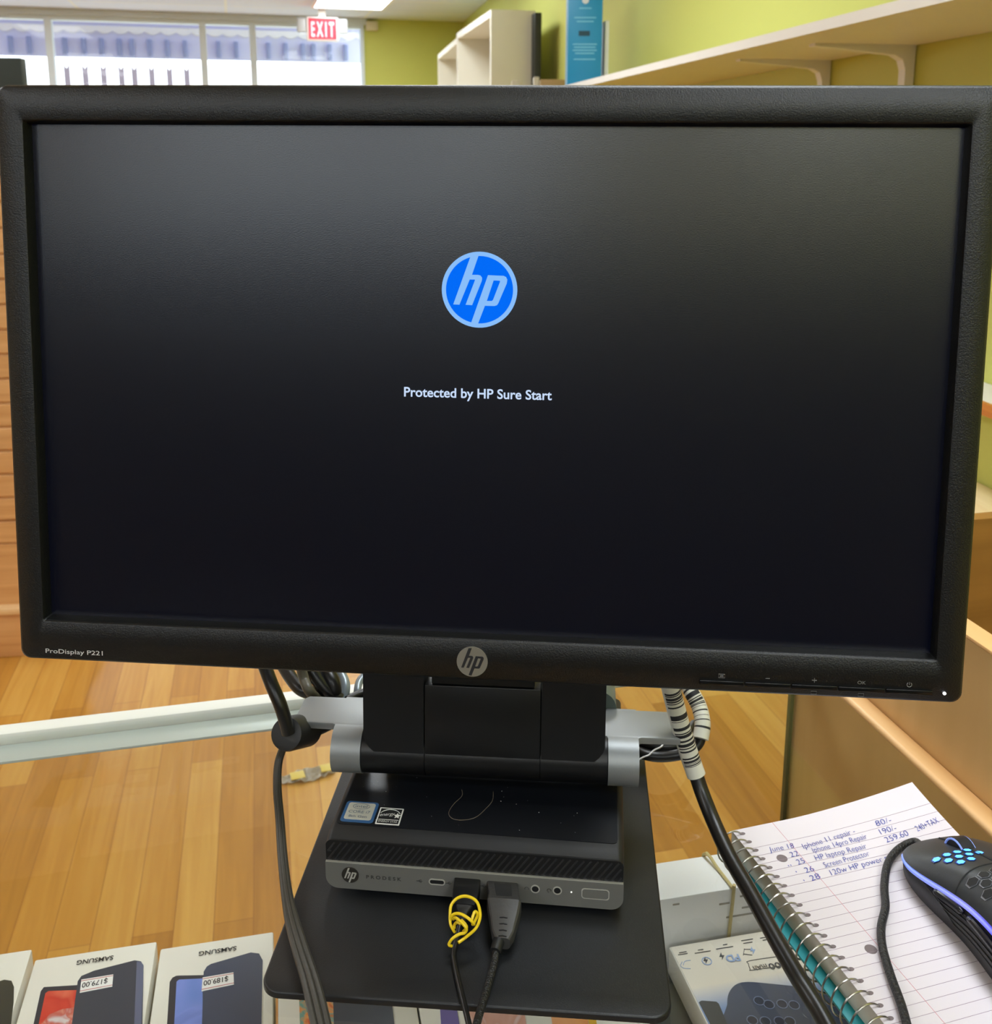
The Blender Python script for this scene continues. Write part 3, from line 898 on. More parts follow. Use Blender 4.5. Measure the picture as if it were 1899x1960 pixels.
for (px, py, s, bm_) in ((1382, 1832, 0.0034, ic), (1351, 1840, 0.003, ic), (1441, 1821, 0.0036, icb)):
    c = onz(px, py, ZP)
    add_flat(bm_, [[(c.x + a_ * s, c.y + b_ * s) for a_, b_ in bolt]], ZP + 0.0006, ZP + 0.0009)
c = onz(1353, 1841, ZP)
add_flat(icb, [circ(0.0036, 24, c.x, c.y), list(reversed(circ(0.0030, 24, c.x, c.y)))], ZP + 0.0005, ZP + 0.0008)
for path in ([(1424, 1826), (1440, 1828)], [(1424, 1817), (1440, 1817)], [(1425, 1816), (1423, 1828)]):
    add_tube(ic, [onz(a, b, ZP + 0.0006) for a, b in path], 0.00025, 6)
for path in ([(1306, 1841), (1303, 1848), (1309, 1853), (1322, 1854)], [(1322, 1838), (1311, 1840), (1308, 1847)]):
    add_tube(icb, smooth_path([onz(a, b, ZP + 0.0006) for a, b in path], 4), 0.00022, 6)
for (x0, y0, w) in ((1298, 1829, 18), (1300, 1825, 14), (1336, 1820, 10), (1330, 1826, 30), (1384, 1810, 8), (1371, 1818, 32), (1419, 1802, 22), (1423, 1807, 17), (1455, 1797, 24), (1460, 1801, 18)):
    a_, b_ = onz(x0, y0, ZP), onz(x0 + w, y0 - w * 0.16, ZP)
    add_tube(ic, [a_ + Vector((0, 0, .0006)), b_ + Vector((0, 0, .0006))], 0.00035, 4)
obj('printed_icons', ic, mat('print_dark_grey', (70, 70, 74), 0.5), pb, M=I4, smooth=0)
obj('printed_blue_icons', icb, mat('print_pale_blue', (150, 172, 210), 0.5), pb, M=I4, smooth=0)
tag(obj('added_dark_box', box(-0.024, pbw - 0.002, -0.168, -0.002, SHZ - PBZ, 0.0, bev=0.001), mat('dark_gap_fill', (52, 54, 46), 0.5), M=PBF), 'dark box added beneath the white power bank box to make the gap dark', 'box')  # added block, stands in for the dark gap beside the power bank box
# tall pale box beside, its left face shows certification marks
ZTB = 0.925
tbf = PBF @ Matrix.Translation((pbw + 0.004, 0, SHZ - PBZ))
tb_ = thing('pale_grey_box', 'tall pale grey box standing below the notebook, right of the power bank box', 'box', tbf)
obj('carton', box(0.0, 0.05, -0.17, -0.035, 0, ZTB - SHZ, bev=0.0012), mat('grey_card', (188, 184, 166), 0.5), tb_)
mk = bmesh.new()
MS = Matrix(((0, 0, 1, -0.0004), (-1, 0, 0, 0), (0, 1, 0, 0), (0, 0, 0, 1)))
# side face plane x=0: build in yz
def side_circle(y, z, r):
    add_tube(mk, [Vector((-0.0004, y + r * math.cos(a), z + r * math.sin(a))) for a in [2 * PI * i / 16 for i in range(16)]], 0.0003, 5, closed=True)
side_circle(-0.062, 0.085, 0.005)
side_circle(-0.075, 0.086, 0.004)
for i in range(6):
    y = -0.095 - i * 0.006
    add_tube(mk, [Vector((-0.0004, y, 0.08)), Vector((-0.0004, y - 0.004, 0.092))], 0.0003, 5)
add_tube(mk, [Vector((-0.0004, -0.135, 0.078)), Vector((-0.0004, -0.139, 0.095)), Vector((-0.0004, -0.143, 0.078))], 0.0004, 5)
obj('certification_marks', mk, mat('print_mid_grey', (120, 120, 108), 0.5), tb_, smooth=0)
# small frosted plastic piece at the bottom edge
P = onz(1575, 1962, 0.905)
tag(obj('frosted_plastic_case', flat(rrect(0.019, 0.013, 0.005, 6), 0, 0.008, ), mat('frosted_plastic', (168, 166, 142), 0.3), M=frame(P.x, P.y - 0.006, 0.8675, BY)), 'small frosted grey rounded plastic piece at the bottom edge by the thick cable', 'case')
bpy.context.view_layer.update()

# ------------------------------------------------------------------ MONITOR WITH STAND
MF = frame(-0.00942, 0.51562, CZ - 0.1209, -0.08341, -0.08791, 0.00482)
BF = frame(-0.0174, 0.4453, GZ, -0.08015)
mo = thing('computer_monitor', 'black widescreen computer monitor on a work centre stand showing a blue logo', 'monitor', BF @ Matrix.Translation((0, 0.15, 0)))
XZ = Matrix(((1, 0, 0, 0), (0, 0, -1, 0), (0, 1, 0, 0), (0, 0, 0, 1)))   # (x,y,z) -> (x,-z,y): drawing plane facing the camera
def ring_rr(w, z0, z1, r, y, n=6):
    return [(x, y, z) for x, z in rrect(w, (z1 - z0) / 2, r, n, 0, (z0 + z1) / 2)]
O0, O1 = -0.1582, 0.1540
bez = loft([
    ring_rr(0.2384, -0.1343, 0.1343, 0.0008, 0.0012),
    ring_rr(0.2386, -0.1346, 0.1350, 0.0010, -0.0062),
    ring_rr(0.2392, -0.1352, 0.1356, 0.0014, -0.0078),
    ring_rr(0.2400, -0.1358, 0.1362, 0.0018, -0.0082),
    ring_rr(0.2515, O0 + 0.0022, O1 - 0.0022, 0.0045, -0.0080),
    ring_rr(0.2532, O0 + 0.0008, O1 - 0.0008, 0.0055, -0.0068),
    ring_rr(0.2541, O0, O1, 0.006, -0.0040),
    ring_rr(0.2541, O0, O1, 0.006, 0.0120),
], cap0=False, cap1=False)
bezel = obj('bezel', bez, M_black, mo, M=MF, smooth=40)
bk = loft([
    ring_rr(0.2538, O0 + 0.0003, O1 - 0.0003, 0.006, 0.0121),
    ring_rr(0.250, O0 + 0.004, O1 - 0.004, 0.01, 0.024),
    ring_rr(0.225, O0 + 0.03, O1 - 0.03, 0.02, 0.033),
    ring_rr(0.16, O0 + 0.06, O1 - 0.05, 0.03, 0.040),
    ring_rr(0.14, O0 + 0.07, O1 - 0.06, 0.03, 0.055),
])
obj('back_cover', bk, M_blacksmooth, mo, M=MF, smooth=40)
# screen
def screen_mat():
    m = bpy.data.materials.new('lcd_screen')
    m.use_nodes = True
    nt = m.node_tree
    b = nt.nodes['Principled BSDF']
    b.inputs['Base Color'].default_value = (0.0035, 0.0035, 0.0045, 1)
    b.inputs['Roughness'].default_value = 0.25
    b.inputs['Specular IOR Level'].default_value = 0.72
    b.inputs['Emission Color'].default_value = (0.03, 0.08, 0.6, 1)
    b.inputs['Emission Strength'].default_value = 0.006
    tc = nt.nodes.new('ShaderNodeTexCoord')
    n = nt.nodes.new('ShaderNodeTexNoise')
    n.inputs['Scale'].default_value = 1500
    nt.links.new(tc.outputs['Object'], n.inputs['Vector'])
    bp = nt.nodes.new('ShaderNodeBump')
    bp.inputs['Strength'].default_value = 0.15
    bp.inputs['Distance'].default_value = 0.0002
    nt.links.new(n.outputs['Fac'], bp.inputs['Height'])
    nt.links.new(bp.outputs['Normal'], b.inputs['Normal'])
    return m
scr = obj('screen', box(-0.2384, 0.2384, 0.0, 0.002, -0.1343, 0.1343), screen_mat(), mo, M=MF, smooth=0)
def emis(name, rgb, s):
    return mat(name, (4, 4, 5), 0.5, emit=rgb, estr=s, vary=(6, 0.0), spec=0.0)
# logo outlines, unit = ring radius, y up (traced from a 347-unit circle at 838,543)
def L(pts):
    return [((x - 838) / 347.0, (543 - y) / 347.0) for x, y in pts]
H_PTS = L([(755, 235), (828, 228), (768, 407), (822, 407), (846, 412), (860, 430), (861, 450), (856, 468), (772, 684), (712, 682), (796, 456), (794, 450), (748, 450), (655, 682), (598, 680)])
P_PTS = L([(915, 408), (1058, 412), (1080, 422), (1092, 445), (1088, 480), (1012, 664), (1000, 681), (978, 688), (890, 688), (828, 855), (765, 845)])
P_HOLE = L([(967, 455), (907, 643), (952, 643), (964, 632), (1026, 466), (1024, 457)])
def logo(bm_ring, bm_letters, r, cx, cz, M, y0, y1, ring=True):
    T = M @ XZ
    def tr(p):
        return [(cx + x * r, cz + y * r) for x, y in p]
    if ring:
        add_flat(bm_ring, [circ(r, 64, cx, cz), list(reversed(circ(r * 0.888, 64, cx, cz)))], y0, y1, M=XZ)
    add_flat(bm_letters, [tr(H_PTS)], y0, y1, M=XZ)
    add_flat(bm_letters, [tr(P_PTS), tr(P_HOLE)], y0, y1, M=XZ)
lr = 0.0197
lg = bmesh.new(); ll = bmesh.new()
ld = obj('screen_logo', flat(circ(lr, 64, 0.0002, 0.0510), 0.0001, 0.0002, M=XZ), emis('lit_logo_blue', (0, 108, 250), 0.98), scr, M=MF, smooth=0)
logo(lg, lg, lr, 0.0002, 0.0510, MF, 0.00022, 0.0003)
obj('screen_logo_letters', lg, emis('lit_logo_pale_blue', (140, 194, 255), 0.95), scr, M=MF, smooth=0)
tx = bmesh.new()
add_text(tx, 'Protected by HP Sure Start', (-0.0392, -0.0003, -0.0058), (0.0388, -0.0003, -0.0058), (0, -1, 0), 0.0052, bold=0.018)
obj('screen_text', tx, emis('lit_text_white', (206, 226, 255), 0.95), scr, M=MF, smooth=0)
# badge on lower bezel
YB = -0.0081
bdg = obj('badge', flat(circ(0.0083, 48, -0.0007, -0.1469), -YB, -YB + 0.0007, M=XZ), mat('satin_badge_metal', (196, 192, 178), 0.3, 0.8), mo, M=MF, smooth=0)
bl = bmesh.new()
logo(bl, bl, 0.0083 * 1.02, -0.0007, -0.1469, MF, -YB + 0.0007, -YB + 0.0009, ring=False)
obj('badge_letters', bl, M_print_black, bdg, M=MF, smooth=0)
tx = bmesh.new()
add_text(tx, 'ProDisplay P221', (-0.2383, YB, -0.1534), (-0.2055, YB, -0.1534), (0, -1, 0), 0.0026, bold=0.004)
obj('model_lettering', tx, M_print_white, bezel, M=MF, smooth=0)
# buttons
M_btn = mat('black_gloss_button', (14, 14, 15), 0.25)
bxs = [0.1190, 0.1425, 0.1664, 0.1902, 0.2143, 0.2382]
for i in range(5):
    zc = -0.1522
    obj('button', box(bxs[i] + 0.0003, bxs[i + 1] - 0.0003, -0.0092, -0.0075, zc - 0.0011, zc + 0.0013, bev=0.0004), M_btn, mo, M=MF)
gi = bmesh.new()
def flush(nm):
    global gi
    obj(nm, gi, M_print_grey, bezel, M=MF, smooth=0)
    gi = bmesh.new()
def strk(pts, r=0.00016, closed=False):
    add_tube(gi, [Vector((x, YB - 0.0001, z)) for x, z in pts], r, 5, closed=closed)
cx_ = [(bxs[i] + bxs[i + 1]) / 2 for i in range(5)]
zt = -0.1485
strk([(cx_[0] - .0016, zt - .001), (cx_[0] + .0016, zt - .001), (cx_[0] + .0016, zt + .001), (cx_[0] - .0016, zt + .001)], closed=True)
for k in (-0.4, 0.2):
    strk([(cx_[0] - .0009, zt + k * .001), (cx_[0] + .0009, zt + k * .001)])
flush('menu_icon')
strk([(cx_[1] - .0011, zt - .0002), (cx_[1] + .0011, zt - .0002)])
flush('minus_icon')
strk([(cx_[2] - .0012, zt), (cx_[2] + .0012, zt)])
strk([(cx_[2], zt - .0012), (cx_[2], zt + .0012)])
flush('plus_icon')
add_text(gi, 'OK', (cx_[3] - .0021, YB, zt - .0009), (cx_[3] + .0021, YB, zt - .0009), (0, -1, 0), 0.0019)
flush('ok_lettering')
strk([(cx_[4] + .0012 * math.sin(a), zt + .0012 * math.cos(a)) for a in [0.6 + i * (2 * PI - 1.2) / 12 for i in range(13)]])
strk([(cx_[4], zt), (cx_[4], zt + .0014)])
flush('power_icon')
zb2 = -0.1552
for k in (2, 3):
    flush('source_icon') if k == 3 else None
    strk([(cx_[k] - .0014, zb2 - .0008), (cx_[k] + .0014, zb2 - .0008), (cx_[k] + .0014, zb2 + .0008), (cx_[k] - .0014, zb2 + .0008)], closed=True)
flush('display_icon')
obj('power_light', flat(circ(0.0008, 16, 0.2440, -0.1522), -YB, -YB + 0.0005, M=XZ), emis('white_led', (255, 255, 255), 2.5), mo, M=MF, smooth=0)

# stand: plate, column, silver frame, hinge, neck
def inbf(z):
    return z - GZ
plate = bmesh.new()
add_flat(plate, [[(x, y) for x, y in rrect(0.1087, 0.1275, 0.011, 8, 0, 0.1275)]], inbf(0.9692), inbf(0.9730))
es = [e_ for e_ in plate.edges if abs(e_.verts[0].co.z - inbf(0.9730)) < 1e-6 and abs(e_.verts[1].co.z - inbf(0.9730)) < 1e-6 and len([f for f in e_.link_faces if abs(f.normal.z) < 0.5]) == 1]
bmesh.ops.bevel(plate, geom=es, offset=0.0012, segments=3, profile=0.5, affect='EDGES')
sp = obj('base_plate', plate, M_matblack, mo, M=BF)
for x in (-0.09, 0.09):
    for y in (0.02, 0.235):
        obj('rubber_foot', flat(circ(0.008, 20, x, y), 0.0, inbf(0.9692)), M_rubber, sp, M=BF)
colm = bmesh.new()
add_flat(colm, [[(x, z) for x, z in rrect(0.0775, 0.045, (0.001, 0.012, 0.012, 0.001), 6, 0.0065, inbf(1.015))]], -0.197, -0.166, M=XZ)
es = list(colm.edges)
obj('column', colm, mat('column_grey_green', (104, 116, 112), 0.4, 0.3), mo, M=BF)
# silver frame: profile (y,z) extruded in x with wings. Two end pieces + back wings
def silver_profile(t=0.0045):
    out, inn = [], []
    cy, cz, r = 0.1317, inbf(1.0330), 0.0152
    pts = [(0.166, inbf(1.0482)), (0.145, inbf(1.0482))]
    for i in range(0, 13):
        a = PI / 2 + i * (PI * 0.92) / 12
        pts.append((cy + r * math.cos(a), cz + r * math.sin(a)))
    pts.append((0.150, cz - 0.0165))
    pts.append((0.150, cz - 0.006))
    pts.append((0.166, inbf(1.0482) - t))
    return pts
YZ = Matrix(((0, 0, 1, 0), (1, 0, 0, 0), (0, 1, 0, 0), (0, 0, 0, 1)))    # (x,y,z)->(z, x, y)
for s in (-1, 1):
    x0, x1 = (-0.0965, -0.0775) if s < 0 else (0.0775, 0.0965)
    obj('silver_end', flat(silver_profile(), x0, x1, M=YZ), M_silver, mo, M=BF, smooth=30, label='silver hinge end')
    wing = bmesh.new()
    xo = 0.1245
    add_flat(wing, [[(s * 0.07, 0.1325), (s * 0.0965, 0.1325), (s * 0.0985, 0.1338), (s * (xo - 0.002), 0.1345), (s * xo, 0.137), (s * xo, 0.162), (s * (xo - 0.003), 0.1655), (s * 0.07, 0.1655)]], inbf(1.0437), inbf(1.0483))
    es = [e_ for e_ in wing.edges if abs(e_.verts[0].co.z - inbf(1.0483)) < 1e-6 and abs(e_.verts[1].co.z - inbf(1.0483)) < 1e-6 and any(abs(f.normal.z) < 0.5 for f in e_.link_faces)]
    bmesh.ops.bevel(wing, geom=es, offset=0.0012, segments=2, profile=0.5, affect='EDGES')
    obj('silver_wing', wing, M_silver, mo, M=BF, smooth=40, label='silver side wing plate')
# hinge barrel in three covers
def cyl_x(x0, x1, cy, cz, r, seg=40):
    bm = bmesh.new()
    add_tube(bm, [Vector((x0, cy, cz)), Vector((x1, cy, cz))], r, seg)
    return bm
for (x0, x1) in ((-0.0770, -0.0370), (-0.0364, 0.0352), (0.0358, 0.0770)):
    obj('hinge_cover', cyl_x(x0, x1, 0.1317, inbf(1.0335), 0.0149), M_blacksmooth, mo, M=BF)
obj('hinge_shaft', cyl_x(-0.078, 0.078, 0.1317, inbf(1.0335), 0.0136), M_dark, mo, M=BF)
# neck plates tilt back with the monitor
NF = BF @ Matrix.Translation((0, 0.1178, inbf(1.036))) @ Matrix.Rotation(-0.10, 4, 'X')
def side_outline(x_in, x_out):
    s = 1 if x_out > 0 else -1
    pts = [(x_in, 0.0), (x_out - s * 0.019, 0.0)]
    for i in range(1, 7):
        a = -PI / 2 + i * (PI / 2) / 6 * 0.9
        pts.append((x_out - s * 0.019 + s * 0.019 * math.cos(a), 0.0155 + 0.0155 * math.sin(a)))
    pts += [(x_out, 0.10), (x_in, 0.10)]
    return pts if s > 0 else list(reversed(pts))
obj('neck_panel', flat(side_outline(-0.0372, -0.0755), -0.02, 0.0, M=XZ), M_blacksmooth, mo, M=NF)
obj('neck_panel', flat(side_outline(0.0360, 0.0755), -0.02, 0.0, M=XZ), M_blacksmooth, mo, M=NF)
obj('neck_panel', box(-0.0366, 0.0354, 0.0, 0.02, 0.0, 0.0485, bev=0.0006), M_blacksmooth, mo, M=NF)
obj('neck_bracket', box(-0.0325, 0.0315, 0.001, 0.03, 0.049, 0.10, bev=0.0006), M_dark, mo, M=NF)

# ------------------------------------------------------------------ MINI PC
PF = frame(-0.0137, 0.5193, 0.976, -0.1089)
pc = thing('mini_desktop_computer', 'black and silver mini desktop computer lying flat on the stand base plate', 'computer', PF)
Wp, Dp, Hp = 0.0884, 0.175, 0.034
def sec(w, z0, z1, rb, rt, y, n=6):
    return [(x, y, z) for x, z in rrect(w, (z1 - z0) / 2, (rb, rt, rt, rb), n, 0, (z0 + z1) / 2)]
shell = loft([
    sec(Wp - 0.0004, 0.0006, 0.0312, 0.006, 0.004, 0.0012),
    sec(Wp, 0.0, 0.0325, 0.007, 0.0045, 0.004),
    sec(Wp, 0.0, Hp, 0.007, 0.0045, 0.009),
    sec(Wp, 0.0, Hp, 0.007, 0.0045, Dp - 0.002),
    sec(Wp - 0.001, 0.001, Hp - 0.001, 0.006, 0.004, Dp),
])
chs = obj('chassis', shell, mat('black_pc_shell', (24, 24, 25), 0.52, bump=(900, 0.12, 0.0003)), pc, smooth=32)
obj('top_cover', flat(rrect(0.0845, (Dp - 0.016) / 2, 0.003, 3, 0, 0.011 + (Dp - 0.016) / 2), Hp, Hp + 0.0004), mat('deep_black_top_cover', (15, 17, 22), 0.36, bump=(700, 0.15, 0.0003), vary=(40, 0.15)), pc, smooth=0)
for x in (-0.07, 0.07):
    for y in (0.02, 0.15):
        obj('rubber_foot', flat(circ(0.006, 16, x, y), -0.003, 0.0005), M_rubber, pc)
# front grille and faceplate
gr = bmesh.new()
add_flat(gr, [rrect(Wp - 0.0003, 0.0070, (0.0002, 0.0035, 0.0035, 0.0002), 5, 0, 0.0241)], -0.0014, -0.0002, M=XZ)
grille = obj('front_grille', gr, mat('black_grille', (12, 12, 13), 0.5), pc)
lv = bmesh.new()
x = -0.091
while x < 0.086:
    a0 = (x, 0.0180); a1 = (x + 0.0085, 0.0297)
    if a0[0] > -0.0872 and a1[0] < 0.0872:
        ax, az = a0; bx2, bz = a1
    else:
        t0 = max(0.0, (-0.0868 - a0[0]) / 0.0085); t1 = min(1.0, (0.0868 - a0[0]) / 0.0085)
        ax, az = a0[0] + 0.0085 * t0, 0.0180 + 0.0117 * t0
        bx2, bz = a0[0] + 0.0085 * t1, 0.0180 + 0.0117 * t1
    if bx2 - ax > 0.001:
        add_tube(lv, [Vector((ax, 0.0002, az)), Vector((bx2, 0.0002, bz))], 0.00055, 6)
        if ax + 0.0022 < 0.0868:
            add_tube(lv, [Vector((ax, 0.0004, az)), Vector((min(ax + 0.002, 0.0868), 0.0004, az))], 0.0005, 5)
    x += 0.0040
obj('diagonal_louvres', lv, mat('louvre_black', (44, 44, 46), 0.35), grille, M=PF)
fp = bmesh.new()
add_flat(fp, [rrect(Wp, 0.00875, (0.0075, 0.0002, 0.0002, 0.0075), 8, 0, 0.00845)], -0.0012, 0.0010, M=XZ)
face = obj('front_faceplate', fp, M_pcsilver, pc, smooth=30)
obj('faceplate_edge', box(-Wp + 0.0003, Wp - 0.0003, -0.00115, 0.0006, 0.0171, 0.0175), M_chrome, face, M=PF, smooth=0)
Y0 = 0.0010     # drawing-plane height of the faceplate (towards camera)
bd = obj('badge', flat(circ(0.0052, 36, -0.0733, 0.0094), Y0, Y0 + 0.0004, M=XZ), mat('dark_badge', (70, 66, 60), 0.3, 0.6), pc, smooth=0)
bl = bmesh.new()
logo(bl, bl, 0.0053, -0.0733, 0.0094, PF, Y0 + 0.0004, Y0 + 0.0007, ring=False)
obj('badge_letters', bl, M_chrome, bd, M=PF, smooth=0)
tx = bmesh.new()
add_text(tx, 'P R O D E S K', (-0.0636, -Y0, 0.0079), (-0.0424, -Y0, 0.0079), (0, -1, 0), 0.0024, bold=0.02)
obj('model_lettering', tx, mat('dark_print', (50, 50, 48), 0.5), face, M=PF, smooth=0)
# usb-c port
def port_slot(name, w, h, r, cx, cz, parent, m1=M_chrome):
    o = obj(name, flat([rrect(w + 0.0007, h + 0.0007, r + 0.0007, 6, cx, cz), list(reversed(rrect(w, h, r, 6, cx, cz)))], Y0, Y0 + 0.0003, M=XZ), m1, parent, smooth=0)
    obj('opening', flat(rrect(w, h, r, 6, cx, cz), Y0 - 0.0004, Y0 + 0.0001, M=XZ), M_dark, o, M=PF, smooth=0)
    return o
port_slot('usb_c_port', 0.0042, 0.0013, 0.0012, -0.0210, 0.0091, pc)
port_slot('usb_port', 0.0066, 0.0026, 0.0004, -0.0028, 0.0085, pc, M_pcsilver)
port_slot('usb_port', 0.0066, 0.0026, 0.0004, 0.0180, 0.0085, pc, M_pcsilver)
port_slot('audio_jack', 0.0020, 0.0020, 0.00199, 0.0372, 0.0096, pc)
port_slot('audio_jack', 0.0020, 0.0020, 0.00199, 0.0501, 0.0097, pc)
obj('status_light', flat(circ(0.0005, 12, 0.0583, 0.0094), Y0, Y0 + 0.0002, M=XZ), emis('pc_led', (250, 250, 240), 1.2), pc, smooth=0)
pbt = obj('power_button', flat(rrect(0.0072, 0.0026, 0.0014, 6, 0.0722, 0.0093), Y0, Y0 + 0.0005, M=XZ), M_pcsilver, pc, smooth=0)
obj('button_outline', flat([rrect(0.0081, 0.0034, 0.0018, 6, 0.0722, 0.0093), list(reversed(rrect(0.0075, 0.0029, 0.0015, 6, 0.0722, 0.0093)))], Y0, Y0 + 0.0003, M=XZ), M_chrome, pbt, M=PF, smooth=0)
ps = bmesh.new()
def st2(pts, r=0.00018, closed=False):
    add_tube(ps, [Vector((x, -Y0 - 0.0001, z)) for x, z in pts], r, 5, closed=closed)
for x in (-0.0315, -0.0142, 0.0064):
    st2([(x - 0.0018, 0.0089), (x + 0.0018, 0.0089)])
    st2([(x - 0.0006, 0.0089), (x + 0.0004, 0.0097), (x + 0.0012, 0.0097)])
    st2([(x - 0.0002, 0.0089), (x + 0.0006, 0.0081), (x + 0.0013, 0.0081)])
for x in (0.0322, 0.0453):
    st2([(x + 0.0011 * math.cos(a), 0.0094 + 0.0011 * math.sin(a)) for a in [-0.5 + i * (PI + 1) / 10 for i in range(11)]])
st2([(0.0445, 0.0084), (0.0453, 0.0082)])
obj('port_icons', ps, mat('dark_print', (50, 50, 48), 0.5), face, M=PF, smooth=0)
# stickers on top
zt = Hp + 0.0004
st = obj('processor_sticker', flat(rrect(0.0102, 0.0098, 0.0022, 5, -0.0727, 0.0228), zt, zt + 0.0002), mat('sticker_blue', (52, 92, 138), 0.35), pc, smooth=0)
obj('sticker_centre', flat(rrect(0.0084, 0.0080, 0.0016, 5, -0.0727, 0.0233), zt + 0.0002, zt + 0.0003), mat('sticker_silver', (198, 196, 182), 0.35, 0.2), st, M=PF, smooth=0)
tx = bmesh.new()
def tt(body, xa, xb, y, h, bold=0.0):
    add_text(tx, body, (xa, y, zt + 0.0003), (xb, y, zt + 0.0003), (0, 0, 1), h, bold=bold)
tt('intel', -0.0765, -0.0692, 0.0266, 0.0026)
tt('CORE i7', -0.0795, -0.0662, 0.0212, 0.0027)
tt('8th Gen', -0.0785, -0.0672, 0.0172, 0.0022)
add_tube(tx, [Vector((-0.0728 + 0.0052 * math.cos(a), 0.0278 + 0.0026 * math.sin(a), zt + 0.0004)) for a in [0.5 + i * 5.9 / 24 for i in range(25)]], 0.00016, 4)
obj('sticker_lettering', tx, mat('print_blue_grey', (84, 98, 118), 0.5), st, M=PF, smooth=0)
s2_ = obj('energy_sticker', flat(rrect(0.0074, 0.0078, 0.0003, 2, -0.0536, 0.0207), zt, zt + 0.0002), mat('sticker_white', (230, 230, 224), 0.4), pc, smooth=0)
obj('sticker_black_field', flat(rrect(0.0066, 0.0069, 0.0002, 2, -0.0536, 0.0207), zt + 0.0002, zt + 0.0003), M_dark, s2_, M=PF, smooth=0)
ew = bmesh.new()
add_text(ew, 'energy', (-0.0597, 0.0198, zt + 0.0003), (-0.0510, 0.0215, zt + 0.0003), (0, 0, 1), 0.0030, shear=0.3)
star = [( -0.0490 + (0.0022 if i % 2 == 0 else 0.0010) * math.sin(i * PI / 5), 0.0212 + (0.0026 if i % 2 == 0 else 0.0012) * math.cos(i * PI / 5)) for i in range(10)]
add_flat(ew, [star], zt + 0.0003, zt + 0.0005)
add_tube(ew, [Vector((-0.0536 + 0.0064 * math.cos(a), 0.0212 + 0.0056 * math.sin(a), zt + 0.0004)) for a in [0.35 + i * 2.44 / 12 for i in range(13)]], 0.0002, 4)
add_box(ew, -0.0598, -0.0474, 0.0170, 0.0174, zt + 0.0003, zt + 0.0004)
add_text(ew, 'ENERGY STAR', (-0.0594, 0.0146, zt + 0.0003), (-0.0478, 0.0146, zt + 0.0003), (0, 0, 1), 0.0016)
obj('sticker_artwork', ew, mat('sticker_white', (230, 230, 224), 0.4), s2_, M=PF, smooth=0)
# residue outline on the top
res = [PF.inverted() @ onz(a, b, 1.0104) for a, b in ((884, 1512), (884, 1524), (868, 1540), (859, 1556), (866, 1567), (885, 1570), (910, 1565), (930, 1548), (943, 1532), (944, 1516))]
obj('sticker_residue', tube([Vector((p.x, p.y, zt + 0.0001)) for p in res], 0.00022, 5, 5), mat('residue_grey', (96, 86, 76), 0.6), pc, M=PF)
# dust specks
ds = bmesh.new()
rnd = random.Random(7)
for i in range(34):
    x_, y_ = rnd.uniform(-0.08, 0.08), rnd.uniform(0.012, 0.09)
    add_flat(ds, [circ(rnd.uniform(0.0001, 0.0003), 6, x_, y_)], zt, zt + 0.0001)
dd = obj('dust_specks', ds, mat('dust', (190, 190, 186), 0.8), pc, smooth=0)
dd['kind'] = 'stuff'

# ------------------------------------------------------------------ CABLES AND PLUGS
def loft_sections(secs):
    """secs: (centre, right vector, up vector, half width, half height, corner)"""
    rings = []
    for c, rv, uv, w, h, r in secs:
        rings.append([Vector(c) + Vector(rv) * x + Vector(uv) * z for x, z in rrect(w, h, r, 3)])
    return loft(rings)
ux = (PF.to_3x3() @ Vector((1, 0, 0))); uy = (PF.to_3x3() @ Vector((0, 1, 0))); uz = Vector((0, 0, 1))
def usb_plug(start_local, end, w0, h0, steps, name='plug'):
    pass
# cable 1
c1 = thing('usb_cable', 'thin black usb cable tied with yellow wire, plugged into the mini computer', 'cable', frame(*(PF @ Vector((-0.0028, -0.004, 0.0085))), 0))
s0 = PF @ Vector((-0.0028, -0.0012, 0.0092))
e1 = onz(889, 1741, 0.9865)
e2 = onz(886, 1752, 0.9845)
d = (e1 - s0)
secs = []
for k, (tq, w, h, r) in enumerate([(0, 0.0077, 0.0040, 0.0008), (0.45, 0.0078, 0.0042, 0.001), (0.75, 0.0074, 0.0040, 0.0012), (1.0, 0.0062, 0.0036, 0.0014)]):
    secs.append((s0 + d * tq, ux, uz, w, h, r))
obj('plug', loft_sections(secs), M_blacksmooth, c1, M=I4, smooth=30)
obj('plug_shell', loft_sections([(s0 + uy * 0.0008, ux, uz, 0.0062, 0.0023, 0.0003), (s0 + uy * -0.0001, ux, uz, 0.0062, 0.0023, 0.0003)]), M_chrome, c1, M=I4, smooth=0)
dn = d.normalized()
obj('strain_relief', loft_sections([(e1, ux, uz, 0.0048, 0.0032, 0.001), (e2, ux, uz, 0.0030, 0.0026, 0.0018), (onz(880, 1772, 0.9815), ux, uz, 0.0022, 0.0022, 0.0018)]), M_rubber, c1, M=I4, smooth=40)
ZC = 0.9752
obj('cord', tube([onz(880, 1770, 0.9815), onz(876, 1790, 0.979), onz(872, 1808, 0.9765), onz(869, 1830, ZC), onz(876, 1870, ZC), onz(888, 1920, ZC), onz(897, 1958, 0.9752), onz(903, 1985, 0.974)], 0.0016, 12, 8), M_cable, c1, M=I4)
